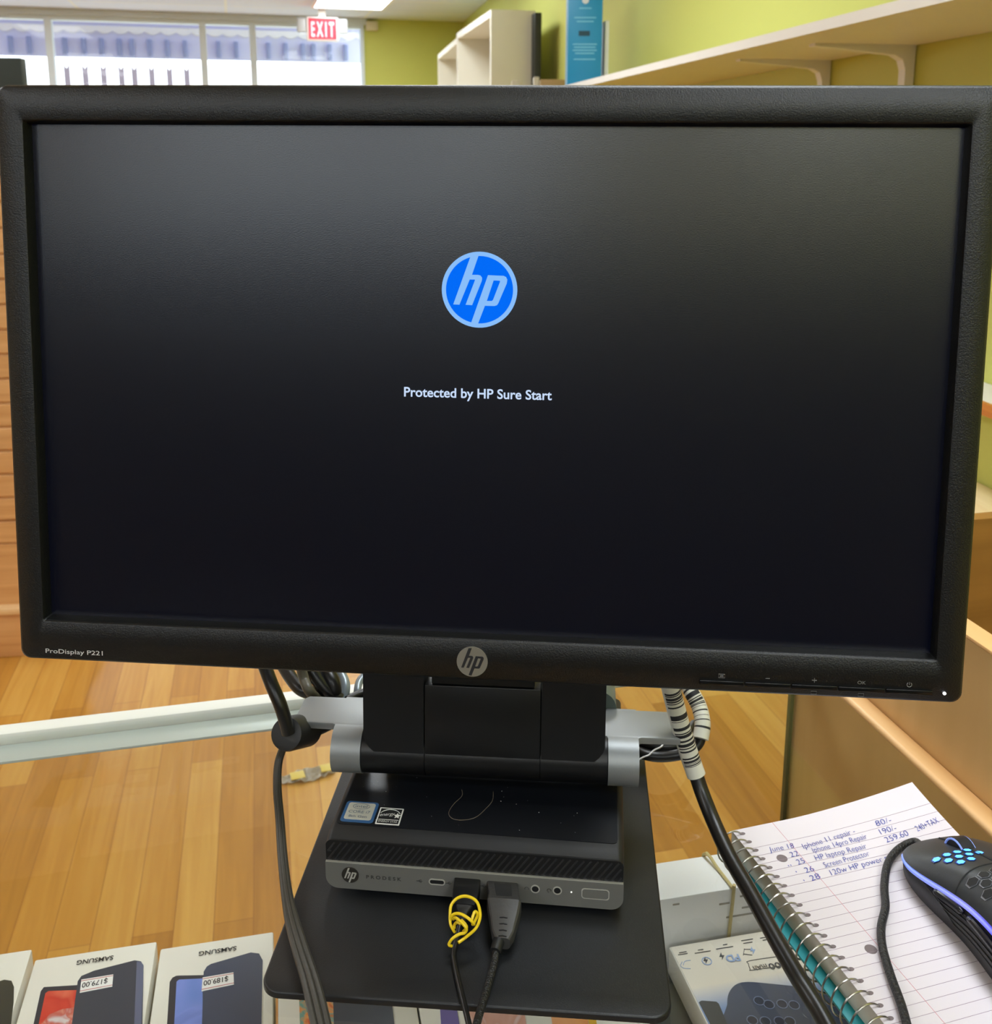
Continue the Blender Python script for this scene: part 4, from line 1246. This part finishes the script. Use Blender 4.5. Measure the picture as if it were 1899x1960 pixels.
# twist tie
def tp_(x, y, z=0.9935):
    return onz(830 + x / 9.495, 1660 + y / 9.495, z)
tt_ = thing('yellow_twist_tie', 'bright yellow wire tie knotted around the thin usb cable', 'wire tie', frame(*tp_(560, 900, 0.985), 0))
tie = bmesh.new()
def strand(pts):
    add_tube(tie, smooth_path([tp_(*p) for p in pts], 5), 0.00085, 8)
strand([(450, 1370, .984), (600, 1260, .985), (760, 1120, .988), (835, 960, .991), (845, 820, .993), (800, 650, .9955), (700, 560, .9965), (560, 525, .997), (420, 570, .996), (320, 690, .993), (300, 850, .990), (305, 1020, .987), (345, 1115, .985), (385, 1180, .983)])
strand([(310, 960, .988), (345, 870, .991), (430, 840, .993), (530, 865, .994), (640, 935, .994), (735, 1025, .991), (700, 1030, .990)])
strand([(690, 965, .992), (745, 815, .994), (790, 830, .993), (790, 900, .991), (740, 1000, .989)])
strand([(375, 1110, .985), (385, 1040, .987), (430, 1000, .989), (500, 1030, .989)])
strand([(355, 940, .990), (400, 920, .992), (480, 980, .993), (560, 1060, .992), (600, 1130, .990), (560, 1195, .988), (470, 1215, .987), (350, 1290, .985), (285, 1380, .982), (290, 1420, .981), (330, 1430, .980)])
strand([(500, 960, .992), (570, 1030, .991), (600, 1100, .989), (540, 1170, .986)])
obj('wire_knot', tie, mat('yellow_pvc', (232, 200, 30), 0.38), tt_, M=I4)
# cable 2 (braided)
c2 = thing('braided_usb_cable', 'braided black usb cable with a large angular grey plug beside the tied cable', 'cable', frame(*(PF @ Vector((0.018, -0.004, 0.0085))), 0))
s0 = PF @ Vector((0.0180, -0.0012, 0.0085))
a1 = onz(966, 1735, 0.9885); a2 = onz(962, 1806, 0.9805); a3 = onz(953, 1812, 0.980)
secs = [(s0, ux, uz, 0.0092, 0.0043, 0.0012), (s0.lerp(a1, 0.6), ux, uz, 0.0088, 0.0046, 0.0014), (a1 - Vector((0.0003, 0, 0)), ux, uz, 0.0098, 0.0052, 0.0026),
        (a1.lerp(a2, 0.3), ux, uz, 0.0088, 0.0050, 0.003), (a1.lerp(a2, 0.8), ux, uz, 0.0062, 0.0042, 0.002), (a2, ux, uz, 0.0040, 0.0036, 0.002)]
pl2 = obj('plug', loft_sections(secs), mat('charcoal_plug', (58, 57, 56), 0.42, bump=(500, 0.1)), c2, M=I4, smooth=20, label='angular charcoal plug')
gg = bmesh.new()
for t in (0.50, 0.66, 0.82, 0.96):
    c = a1.lerp(a2, t) + uz * (0.0053 - 0.0016 * t)
    hw_ = 0.0022
    add_tube(gg, [c - ux * hw_, c + uz * 0.0004, c + ux * hw_], 0.0004, 6)
obj('grip_ribs', gg, M_dark, pl2, M=I4)
obj('inlay', loft_sections([(s0.lerp(a1, 0.15) + uz * 0.0046, ux, uz, 0.0050, 0.0002, 0.0001), (s0.lerp(a1, 0.85) + uz * 0.0048, ux, uz, 0.0045, 0.0002, 0.0001)]), mat('plug_label', (40, 40, 41), 0.4), pl2, M=I4)
obj('strain_relief', tube([onz(955, 1801, 0.981), onz(948, 1822, 0.980)], [0.0034, 0.0030], 14, 1), M_rubber, c2, M=I4)
def braid_mat():
    m = mat('braided_sheath', (26, 25, 25), 0.5)
    nt = m.node_tree
    b = nt.nodes['Principled BSDF']
    tc = nt.nodes.new('ShaderNodeTexCoord')
    n = nt.nodes.new('ShaderNodeTexVoronoi')
    n.inputs['Scale'].default_value = 900
    nt.links.new(tc.outputs['Object'], n.inputs['Vector'])
    bp = nt.nodes.new('ShaderNodeBump')
    bp.inputs['Strength'].default_value = 0.9
    bp.inputs['Distance'].default_value = 0.0005
    nt.links.new(n.outputs['Distance'], bp.inputs['Height'])
    nt.links.new(bp.outputs['Normal'], b.inputs['Normal'])
    return m
M_braid = braid_mat()
obj('cord', tube([onz(950, 1815, 0.980), onz(946, 1845, 0.9775), onz(936, 1880, 0.9765), onz(924, 1920, 0.9765), onz(914, 1955, 0.977), onz(908, 1985, 0.977)], 0.0021, 14, 8), M_braid, c2, M=I4)

# left monitor cable with ferrite collar
c3 = thing('monitor_power_cord', 'black power cord with barrel shaped collar hanging left of the silver wing', 'cable', frame(*onz(560, 1400, 1.01), 0))
obj('cord', tube([onz(505, 1270, 1.09), onz(520, 1310, 1.08), onz(535, 1345, 1.07), onz(545, 1375, 1.06), onz(552, 1403, 1.05)], 0.0043, 14, 6), M_cable, c3, M=I4)
fa = onz(548, 1405, 1.048); fb_ = onz(588, 1397, 1.030)
obj('ferrite_collar', tube([fa.lerp(fb_, -0.02), fa, fa.lerp(fb_, 0.10), fa.lerp(fb_, 0.95), fb_], [0.0075, 0.0100, 0.0108, 0.0108, 0.009], 28, 1), M_rubber, c3, M=I4)
obj('cord', tube([onz(590, 1403, 1.035), onz(615, 1392, 1.028), onz(650, 1375, 1.02), onz(700, 1350, 1.01)], 0.0045, 14, 5), M_cable, c3, M=I4)
# flat ribbon of three wires
c4 = thing('flat_multi_strand_cable', 'worn flat grey black cable running down over the plate left corner', 'cable', frame(*onz(600, 1870, 0.985), 0))
rp = [(545, 1424, 1.020), (533, 1460, 1.008), (531, 1510, 0.998), (536, 1570, 0.988), (541, 1640, 0.982), (549, 1710, 0.979), (560, 1765, 0.979), (576, 1820, 0.980), (592, 1870, 0.981), (604, 1915, 0.982), (618, 1975, 0.982)]
wd = [0.0008, 0.0009, 0.0010, 0.0011, 0.0013, 0.0016, 0.0024, 0.0029, 0.0031, 0.0033, 0.0033]
base = [onz(a, b, z) for a, b, z in rp]
rb = bmesh.new()
for k in (-1, 0, 1):
    pts = [p + Vector((0.97, 0.2, 0)) * (k * w) + Vector((0, 0, 1)) * (0.0 if k else 0.0004) for p, w in zip(base, wd)]
    add_tube(rb, smooth_path(pts, 6), 0.00185, 10)
obj('cord', rb, M_ribbon, c4, M=I4)

# right cable with barcode sleeves
def striped_tube(paths, r, rad_seg, stripes, seed):
    bm = bmesh.new()
    P = smooth_path(paths, 14)
    fs = add_tube(bm, P, r, rad_seg)
    rr = random.Random(seed)
    # resample stripes: every row gets black or white
    k = 0
    n = len(fs)
    while k < n:
        w = rr.choice([1, 1, 2, 3])
        blk = rr.random() < 0.5
        for q_ in range(k, min(n, k + w)):
            if stripes[0] <= q_ / n <= stripes[1] and blk:
                for c_ in range(rad_seg):
                    if stripes[2] <= c_ <= stripes[3]:
                        fs[q_][c_].material_index = 1
        k += w
    return bm
M_sleeve = mat('white_label_sleeve', (216, 214, 200), 0.35)
c5 = thing('thick_black_cable', 'thick black cable with a barcode sleeve crossing over the notebook wire edge', 'cable', frame(*onz(1400, 1640, 0.99), 0))
sl = [(1280, 1300, 1.085), (1290, 1340, 1.070), (1303, 1390, 1.053), (1318, 1440, 1.036), (1333, 1484, 1.022)]
lp = smooth_path([onz(*p) for p in sl], 12)
bm = bmesh.new()
fs = add_tube(bm, smooth_path([onz(*p) for p in sl], 45), 0.0060, 20)
rr = random.Random(3)
k = 0; n = len(fs)
while k < n:
    w = rr.choice([1, 1, 2, 2, 3]); blk = rr.random() < 0.48
    for q_ in range(k, min(n, k + w)):
        if 0.12 <= q_ / n <= 0.86 and blk:
            for c_ in range(20):
                f_ = fs[q_][c_]
                nm = f_.calc_center_median() - lp[min(len(lp) - 1, int(q_ / n * (len(lp) - 1)))]
                if nm.normalized().dot(Vector((0.15, -0.8, 0.5)).normalized()) > 0.15:
                    f_.material_index = 1
    k += w
obj('barcode_sleeve', bm, [M_sleeve, M_print_black], c5, M=I4, label='white barcode sleeve')
obj('cord', tube([onz(1331, 1478, 1.024), onz(1345, 1520, 1.013), onz(1367, 1575, 1.003), onz(1397, 1640, 0.997), onz(1440, 1715, 0.993), onz(1484, 1795, 0.990), onz(1527, 1870, 0.987), onz(1562, 1925, 0.982), onz(1590, 1975, 0.978)], 0.0047, 18, 8), M_cable, c5, M=I4)
# second sleeve loop + coil behind the stand
c6 = thing('coiled_black_cable', 'coiled black cable with curved barcode sleeve behind the right silver wing', 'cable', frame(*onz(1270, 1430, 0.99), 0))
sl2 = [(1305, 1290, 1.03), (1322, 1322, 1.024), (1338, 1352, 1.016), (1345, 1385, 1.008), (1341, 1414, 1.0)]
bm = bmesh.new()
pth = smooth_path([onz(*p) for p in sl2], 36)
fs = add_tube(bm, pth, 0.0057, 20)
k = 0; n = len(fs)
while k < n:
    w = rr.choice([1, 1, 2, 3]); blk = rr.random() < 0.42
    for q_ in range(k, min(n, k + w)):
        if 0.1 <= q_ / n <= 0.82 and blk:
            for c_ in range(20):
                f_ = fs[q_][c_]
                nm = f_.calc_center_median() - pth[q_]
                if nm.normalized().dot(Vector((-0.4, -0.8, 0.4)).normalized()) > 0.1:
                    f_.material_index = 1
    k += w
obj('barcode_sleeve', bm, [M_sleeve, M_print_black], c6, M=I4, label='curved white barcode sleeve')
lo = bmesh.new()
add_tube(lo, smooth_path([onz(1342, 1405, 1.0), onz(1336, 1424, 0.995), onz(1312, 1441, 0.990), onz(1265, 1448, 0.986), onz(1225, 1440, 0.986), onz(1190, 1415, 0.986)], 6), 0.0040, 12)
for k, dz in enumerate((0.0, 0.006)):
    add_tube(lo, smooth_path([onz(1330, 1395 - 9 * k, 0.985 + dz), onz(1305, 1428 - 6 * k, 0.985 + dz), onz(1262, 1437 - 9 * k, 0.985 + dz), onz(1225, 1426 - 9 * k, 0.985 + dz), onz(1185, 1400 - 6 * k, 0.985 + dz)], 6), 0.0036, 12)
obj('coil', lo, M_cable, c6, M=I4)
tag(obj('plastic_tag_thread', tube([onz(1219, 1456, 0.993), onz(1232, 1449, 0.995), onz(1242, 1445, 0.996), onz(1252, 1436, 0.998), onz(1266, 1429, 1.0), onz(1272, 1418, 1.002), onz(1278, 1411, 1.004)], 0.0006, 6, 5), mat('clear_thread', (206, 204, 204), 0.3)), 'thin clear broken plastic thread across the coil right of the stand', 'thread')
# bundle behind upper left of the stand
c7 = thing('bundled_cables', 'tangle of black cables behind the left silver wing under the monitor', 'cable', frame(*onz(620, 1310, 1.03), 0))
def bt_(pts, r, m, nm='cord'):
    obj(nm, tube([onz(*p) for p in pts], r, 14, 7), m, c7, M=I4)
bt_([(540, 1270, 1.045), (556, 1296, 1.04), (575, 1318, 1.036), (600, 1328, 1.032), (640, 1345, 1.02)], 0.0048, M_cable)
bt_([(575, 1272, 1.06), (582, 1300, 1.05), (592, 1322, 1.045), (608, 1340, 1.03)], 0.0036, mat('grey_cable', (92, 88, 76), 0.4))
bt_([(590, 1270, 1.055), (608, 1300, 1.045), (630, 1325, 1.036), (650, 1340, 1.03)], 0.0050, M_cable)
bt_([(610, 1270, 1.05), (632, 1296, 1.045), (640, 1318, 1.038), (636, 1340, 1.03)], 0.0052, M_cable)
bt_([(645, 1280, 1.04), (657, 1298, 1.036), (661, 1315, 1.032), (657, 1340, 1.025)], 0.0036, mat('shiny_grey_cable', (140, 150, 156), 0.3, 0.3))
bt_([(700, 1290, 1.035), (688, 1305, 1.032), (684, 1325, 1.028), (684, 1345, 1.02)], 0.0028, mat('shiny_grey_cable', (140, 150, 156), 0.3, 0.3))
bt_([(665, 1340, 1.03), (690, 1328, 1.03), (720, 1320, 1.03)], 0.0030, M_cable)

# plastic scrap on the floor seen through the glass
P = onz(588, 1487, 0.0)
sp_ = thing('crumpled_plastic_scrap', 'crumpled clear plastic scrap with yellow tape seen through the glass', 'plastic scrap', frame(P.x, P.y, 0.0, 0.35))
cr = bmesh.new()
rnd = random.Random(5)
nx_, ny_ = 14, 5
gv = [[cr.verts.new((-0.065 + 0.13 * i / nx_, (j / ny_ - 0.5) * 0.035 * (0.4 + math.sin(PI * (i + 0.5) / (nx_ + 1))), 0.002 + rnd.uniform(0, 0.010))) for j in range(ny_ + 1)] for i in range(nx_ + 1)]
for i in range(nx_):
    for j in range(ny_):
        cr.faces.new([gv[i][j], gv[i + 1][j], gv[i + 1][j + 1], gv[i][j + 1]])
bmesh.ops.solidify(cr, geom=cr.faces[:], thickness=0.0006)
obj('clear_film', cr, mat('pale_film', (214, 206, 190), 0.2), sp_, smooth=0)
for (x_, y_, w_) in ((-0.022, -0.003, 0.016), (0.045, 0.003, 0.013)):
    obj('yellow_tape', box(x_ - w_, x_ + w_, y_ - 0.014, y_ + 0.014, 0.010, 0.0125, bev=0.0008), mat('yellow_tape', (224, 200, 96), 0.4), sp_)

# ------------------------------------------------------------------ NOTEBOOK
NZ = 0.9845
P = onz(1401, 1590, NZ)
NYAW = 0.283
NFm = frame(P.x, P.y, GZ, NYAW)          # x to the right along the page top, -y down the page
nb = thing('spiral_notebook', 'open spiral notebook with lined paper and blue handwriting on the glass', 'notebook', NFm)
PW, PL = 0.1345, 0.205
ht = NZ - GZ
def lift(x, y):
    # page curls up towards the top right corner
    tx_ = max(0.0, (x - 0.04) / (PW - 0.04))
    ty_ = max(0.0, 1 - (-y) / 0.07)
    return 0.009 * tx_ ** 1.6 * ty_ ** 1.5
def page_mesh(z0, z1, curl):
    bm = bmesh.new()
    nx, ny = 24, 30
    top = [[bm.verts.new((PW * i / nx, -PL * j / ny, z1 + curl * lift(PW * i / nx, -PL * j / ny))) for j in range(ny + 1)] for i in range(nx + 1)]
    bot = [[bm.verts.new((PW * i / nx, -PL * j / ny, z0 + curl * 0.75 * lift(PW * i / nx, -PL * j / ny))) for j in range(ny + 1)] for i in range(nx + 1)]
    for i in range(nx):
        for j in range(ny):
            bm.faces.new([top[i][j], top[i][j + 1], top[i + 1][j + 1], top[i + 1][j]])
            bm.faces.new([bot[i][j], bot[i + 1][j], bot[i + 1][j + 1], bot[i][j + 1]])
    for i in range(nx):
        bm.faces.new([top[i][0], top[i + 1][0], bot[i + 1][0], bot[i][0]])
        bm.faces.new([top[i + 1][ny], top[i][ny], bot[i][ny], bot[i + 1][ny]])
    for j in range(ny):
        bm.faces.new([top[0][j + 1], top[0][j], bot[0][j], bot[0][j + 1]])
        bm.faces.new([top[nx][j], top[nx][j + 1], bot[nx][j + 1], bot[nx][j]])
    bmesh.ops.recalc_face_normals(bm, faces=bm.faces[:])
    return bm
pgm = mat('page_edges', (226, 220, 206), 0.8, bump=(20, 0.2), vary=(60, 0.12))
obj('page_block', page_mesh(0.0085, ht - 0.0003, 1.0), pgm, nb)
pg = obj('top_page', page_mesh(ht - 0.00025, ht, 1.0), M_paper, nb)
obj('teal_cover', box(-0.0060, PW + 0.001, -PL, 0.001, 0.0030, 0.0048, bev=0.0005), mat('teal_cover', (38, 148, 156), 0.3), nb, label='teal plastic cover')
obj('back_board', box(-0.0035, PW, -PL, 0.0, 0.0003, 0.0028, bev=0.0005), mat('pale_board', (206, 198, 178), 0.5), nb)
obj('inner_pages', box(0.001, PW, -PL, -0.0005, 0.0049, 0.0084), pgm, nb, smooth=0)
def on_page(pts, r=0.00014, bm=None, seg=4):
    add_tube(bm, [Vector((x, y, ht + lift(x, y) + 0.00005)) for x, y in pts], r, seg)
ru = bmesh.new()
y = -0.0185
while y > -PL + 0.004:
    on_page([(PW * i / 24, y) for i in range(25)], bm=ru)
    y -= 0.00705
obj('ruled_lines', ru, mat('ruled_line', (168, 150, 164), 0.7), pg, smooth=0)
mg = bmesh.new()
on_page([(0.0290, -PL * i / 30) for i in range(31)], bm=mg)
obj('margin_line', mg, mat('margin_red', (222, 150, 158), 0.7), pg, smooth=0)
hl = bmesh.new()
for (px, py) in ((1497, 1643), (1667, 1817)):
    c = NFm.inverted() @ onz(px, py, NZ)
    add_flat(hl, [circ(0.0033, 20, c.x, c.y)], ht, ht + 0.00012)
c_ = 0
ys = []
ysp = -0.0045
while ysp > -PL + 0.003:
    ys.append(ysp)
    ysp -= 0.00805
for yh in ys:
    add_flat(hl, [[(0.0050 + 0.0019 * math.cos(a), yh + 0.0013 * math.sin(a)) for a in [2 * PI * i / 12 for i in range(12)]]], ht, ht + 0.00012)
obj('punched_holes', hl, mat('hole_shadow_card', (120, 108, 110), 0.9), pg, smooth=0)
sw_ = bmesh.new()
hx = []
for i, yh in enumerate(ys):
    N_ = 22
    for k in range(N_):
        a = -0.35 + k * 2 * PI / N_
        rx, rz = 0.0098, 0.0108
        cxn, czn = -0.0030, 0.0122
        hx.append((cxn + rx * math.cos(a + 0.6), yh - 0.00805 * (k / N_) * 0.35 - (0.00805 * 0.65 if k > N_ * 0.8 else 0) * ((k - N_ * 0.8) / (N_ * 0.2)), max(0.0012, czn + rz * math.sin(a + 0.6))))
add_tube(sw_, [Vector(p) for p in hx], 0.00055, 7)
obj('wire_spiral', sw_, M_wire, nb)
# handwriting
hwb = bmesh.new()
def hw_text(body, A, B, h=0.0046):
    f_ = lambda x, y: (1200 + x / 2.717, 1560 + y / 2.717)
    la = NFm.inverted() @ onz(*f_(*A), NZ); lb = NFm.inverted() @ onz(*f_(*B), NZ)
    lf = 0.0006 + max(lift(la.x, la.y), lift(lb.x, lb.y))
    n0 = len(hwb.verts)
    add_text(hwb, body, (la.x, la.y, ht), (lb.x, lb.y, ht), (0, 0, 1), h, bold=-0.012, lift=0.0, shear=0.25)
    hwb.verts.ensure_lookup_table()
    for v_ in hwb.verts[n0:]:
        v_.co.z = ht + lift(v_.co.x, v_.co.y) + 0.00035
for (s_, A, B) in (('June 18', (745, 195), (872, 172)), ('Iphone 11 repair -', (922, 178), (1190, 102)), ('80/-', (1300, 72), (1378, 55)),
                   ('22', (855, 222), (897, 212)), ('Iphone 14pro Repair', (972, 198), (1252, 130)), ('190/-', (1322, 112), (1405, 92)),
                   (',,', (838, 268), (856, 264)), ('25', (892, 262), (930, 250)), ('HP laptop Repair', (985, 238), (1250, 178)), ('259.60', (1352, 152), (1468, 118)), ('240+TAX', (1512, 102), (1625, 62)),
                   (',', (878, 300), (884, 298)), ('26', (932, 304), (978, 292)), ('Screen Protector', (1032, 276), (1265, 215)),
                   (',', (918, 345), (924, 343)), ('28', (962, 346), (1010, 330)), ('120w HP power sup', (1066, 316), (1400, 228))):
    hw_text(s_, A, B)
obj('handwriting', hwb, mat('blue_ink', (52, 66, 160), 0.6), pg, M=NFm, smooth=0)

# ------------------------------------------------------------------ MOUSE
MFm = frame(0.2820, 0.4720, NZ + 0.0006, 0.21) @ Matrix.Scale(1.09, 4)     # +y = front of the mouse
ms = thing('gaming_mouse', 'black gaming mouse with blue glowing honeycomb holes and purple light strip on the notebook', 'computer mouse', MFm)
ML = 0.0625
def W_(y):
    t = y / ML
    base_ = 0.0305 - 0.0015 * math.cos(t * PI * 1.0)
    w = base_ * (1 - abs(t) ** 5.0 * (0.30 if t > 0 else 0.55))
    w *= (1 - 0.07 * math.exp(-((t - 0.1) / 0.35) ** 2))
    return w
def H_(y):
    t = y / ML
    return 0.0385 * (1 - 0.46 * max(0, t + 0.25) ** 1.6 - 0.8 * max(0, -t - 0.25) ** 2.0)
EXP = 2.7
def zsurf(x, y):
    w = W_(y)
    q_ = min(0.9999, abs(x) / w)
    return 0.002 + (H_(y) - 0.002) * (1 - q_ ** EXP) ** (1 / 2.0)
def body_pt(y, a, off=0.0):
    """a from 0 (left base) to pi (right base)"""
    w = W_(y) + off
    h = H_(y) + off
    ca, sa = math.cos(a), math.sin(a)
    x = -w * math.copysign(abs(ca) ** 0.62, ca)
    z = 0.0015 + (h - 0.0015) * abs(sa) ** 0.80
    # undercut: sides lean in at the base
    if z < 0.012:
        x *= 0.90 + 0.10 * (z / 0.012)
    return Vector((x, y, z))
def mouse_loft(a0, a1, na, y0, y1, ny, off=0.0, cap=True):
    bm = bmesh.new()
    rows = []
    for j in range(ny + 1):
        y = y0 + (y1 - y0) * j / ny
        rows.append([bm.verts.new(body_pt(y, a0 + (a1 - a0) * i / na, off)) for i in range(na + 1)])
    for A, B in zip(rows, rows[1:]):
        for i in range(na):
            bm.faces.new([A[i], A[i + 1], B[i + 1], B[i]])
        if cap and a0 == 0.0:
            bm.faces.new([A[0], B[0], B[-1], A[-1]])
    if cap:
        bm.faces.new(rows[0])
        bm.faces.new(list(reversed(rows[-1])))
    bmesh.ops.recalc_face_normals(bm, faces=bm.faces[:])
    return bm
M_mouse = mat('soft_black_mouse', (42, 45, 48), 0.42, bump=(600, 0.05))
M_mouseside = mat('mouse_side_black', (30, 30, 32), 0.5)
body = mouse_loft(0.0, PI, 48, -ML, ML, 60)
obj('body', body, M_mouseside, ms, smooth=50)
A_LED = 0.60
def led_a(y):
    t = y / ML
    return 0.52 + 0.10 * (1 - t) 
sh_ = bmesh.new()
rows = []
ny = 60
for j in range(ny + 1):
    y = -ML * 0.985 + (ML * 1.99) * j / ny
    y = min(y, ML * 1.004)
    al = led_a(y)
    rows.append([sh_.verts.new(body_pt(y, al + (PI - 2 * al) * i / 30, 0.0016)) for i in range(31)])
for A, B in zip(rows, rows[1:]):
    for i in range(30):
        sh_.faces.new([A[i], A[i + 1], B[i + 1], B[i]])
bmesh.ops.recalc_face_normals(sh_, faces=sh_.faces[:])
bmesh.ops.solidify(sh_, geom=sh_.faces[:], thickness=0.0014)
obj('top_shell', sh_, M_mouse, ms, smooth=50)
def led_mat():
    m = bpy.data.materials.new('light_strip')
    m.use_nodes = True
    nt = m.node_tree
    b = nt.nodes['Principled BSDF']
    tc = nt.nodes.new('ShaderNodeTexCoord')
    s = nt.nodes.new('ShaderNodeSeparateXYZ')
    nt.links.new(tc.outputs['Object'], s.inputs[0])
    r = nt.nodes.new('ShaderNodeMapRange')
    r.inputs['From Min'].default_value = -0.02
    r.inputs['From Max'].default_value = 0.055
    nt.links.new(s.outputs['Y'], r.inputs['Value'])
    cr = nt.nodes.new('ShaderNodeValToRGB')
    cr.color_ramp.elements[0].color = (*s2l((70, 50, 255)), 1)
    cr.color_ramp.elements[1].color = (*s2l((90, 130, 235)), 1)
    e_ = cr.color_ramp.elements.new(0.35); e_.color = (*s2l((150, 150, 255)), 1)
    nt.links.new(r.outputs['Result'], cr.inputs['Fac'])
    nt.links.new(cr.outputs['Color'], b.inputs['Emission Color'])
    b.inputs['Emission Strength'].default_value = 0.8
    b.inputs['Base Color'].default_value = (0.2, 0.25, 0.6, 1)
    b.inputs['Roughness'].default_value = 0.3
    return m
lb_ = bmesh.new()
pts = []
for j in range(50):
    y = ML * 0.97 - j * (1.75 * ML) / 49
    pts.append(body_pt(y, led_a(y) - 0.06, 0.0004))
add_tube(lb_, pts, 0.0014, 10)
obj('light_strip', lb_, led_mat(), ms, label='glowing blue purple strip')
rbm = bmesh.new()
for k in range(5):
    off_ = 0.10 + k * 0.075
    pts = []
    for j in range(40):
        t = j / 39
        y = ML * (0.62 - 0.10 * k * 0.5) - t * (1.45 * ML)
        a = led_a(y) - 0.10 - (off_) * min(1.0, (t * 6)) ** 0.6 
        pts.append(body_pt(y, max(0.02, a), 0.0002))
    add_tube(rbm, pts, 0.00035, 6)
obj('side_ridges', rbm, mat('ridge_black', (12, 12, 13), 0.4), ms)
for (ya_, yb_) in ((0.026, 0.006), (0.003, -0.024)):
    bt = bmesh.new()
    pts = [body_pt(ya_ + (yb_ - ya_) * j / 12, led_a(0) - 0.20, 0.0006 + 0.0006 * math.sin(PI * j / 12)) for j in range(13)]
    add_tube(bt, pts, [0.0009] + [0.0019] * 11 + [0.0009], 10)
    obj('side_button', bt, mat('gloss_side_button', (24, 24, 30), 0.2), ms)
def hex_on(bm, x, y, r, off):
    vs = []
    for i in range(6):
        a = PI / 6 + i * PI / 3
        xx, yv = x + r * math.cos(a), y + r * math.sin(a)
        # find the angle on the body whose x matches
        lo_, hi_ = 0.05, PI - 0.05
        for _ in range(30):
            mid = (lo_ + hi_) / 2
            if body_pt(yv, mid, off).x < xx:
                lo_ = mid
            else:
                hi_ = mid
        p = body_pt(yv, lo_, off)
        vs.append(bm.verts.new(p))
    bm.faces.new(vs)
hb1, hb2, hd1 = bmesh.new(), bmesh.new(), bmesh.new()
hexes = []
for r_, (yrow, n_, x0_) in enumerate(((0.0365, 4, -0.0205), (0.0312, 4, -0.0175), (0.0259, 2, -0.0145))):
    for i in range(n_):
        hexes.append((x0_ + i * 0.0060, yrow))
for (x, y) in hexes:
    hex_on(hb1, x, y, 0.0026, 0.0019)
    hex_on(hb2, x, y - 0.0003, 0.0020, 0.0021)
obj('glow_hole_rims', hb1, mat('hex_rim_blue', (14, 34, 110), 0.4, emit=(10, 40, 150), estr=0.3), ms, smooth=0)
obj('glow_holes', hb2, mat('hex_glow', (90, 180, 255), 0.4, emit=(96, 190, 255), estr=0.9), ms, smooth=0)
hx2, hx3 = bmesh.new(), bmesh.new()
for r_ in range(5):
    for i in range(5):
        x = -0.0195 + i * 0.0062 + (0.0031 if r_ % 2 else 0)
        y = 0.010 - r_ * 0.0056
        hex_on(hx2, x, y, 0.0031, 0.0019)
        hex_on(hx3, x, y, 0.0026, 0.0021)
obj('palm_hole_rims', hx2, mat('hex_rim_grey', (110, 112, 118), 0.3), ms, smooth=0)
obj('palm_holes', hx3, M_dark, ms, smooth=0)
# button seam
sm_ = bmesh.new()
add_tube(sm_, [body_pt(0.0135 + 0.004 * math.sin(PI * (i / 20)), led_a(0.012) + (PI - 2 * led_a(0.012)) * i / 20, 0.0017) for i in range(21)], 0.00035, 5)
add_tube(sm_, [body_pt(0.016 + (ML * 0.98 - 0.016) * i / 12, PI / 2, 0.0014) for i in range(13)], 0.0008, 6)
obj('button_seam', sm_, M_dark, ms)
zw = H_(0.043)
whl = bmesh.new()
add_tube(whl, [Vector((-0.0035, 0.043, zw - 0.004)), Vector((0.0035, 0.043, zw - 0.004))], 0.0095, 28)
wo = obj('scroll_wheel', whl, mat('wheel_black', (28, 30, 40), 0.3), ms)
wr = bmesh.new()
for s_ in (-1, 1):
    add_tube(wr, [Vector((s_ * 0.0037, 0.043 + 0.0088 * math.cos(a), zw - 0.004 + 0.0088 * math.sin(a))) for a in [2 * PI * i / 24 for i in range(24)]], 0.0006, 6, closed=True)
obj('wheel_rim', wr, mat('wheel_rim_lit', (130, 150, 220), 0.2, emit=(110, 140, 230), estr=0.4), wo)
obj('cable', tube([MFm @ Vector((-0.010, ML - 0.002, 0.010)), onz(1752, 1611, 0.9905), onz(1722, 1624, 0.989), onz(1700, 1652, 0.988), onz(1693, 1695, 0.9875), onz(1695, 1735, 0.9875), onz(1687, 1775, 0.9875), onz(1690, 1815, 0.9875), onz(1706, 1870, 0.9875), onz(1726, 1925, 0.9875), onz(1742, 1985, 0.9875)], 0.0023, 14, 8), M_braid, ms, M=I4)
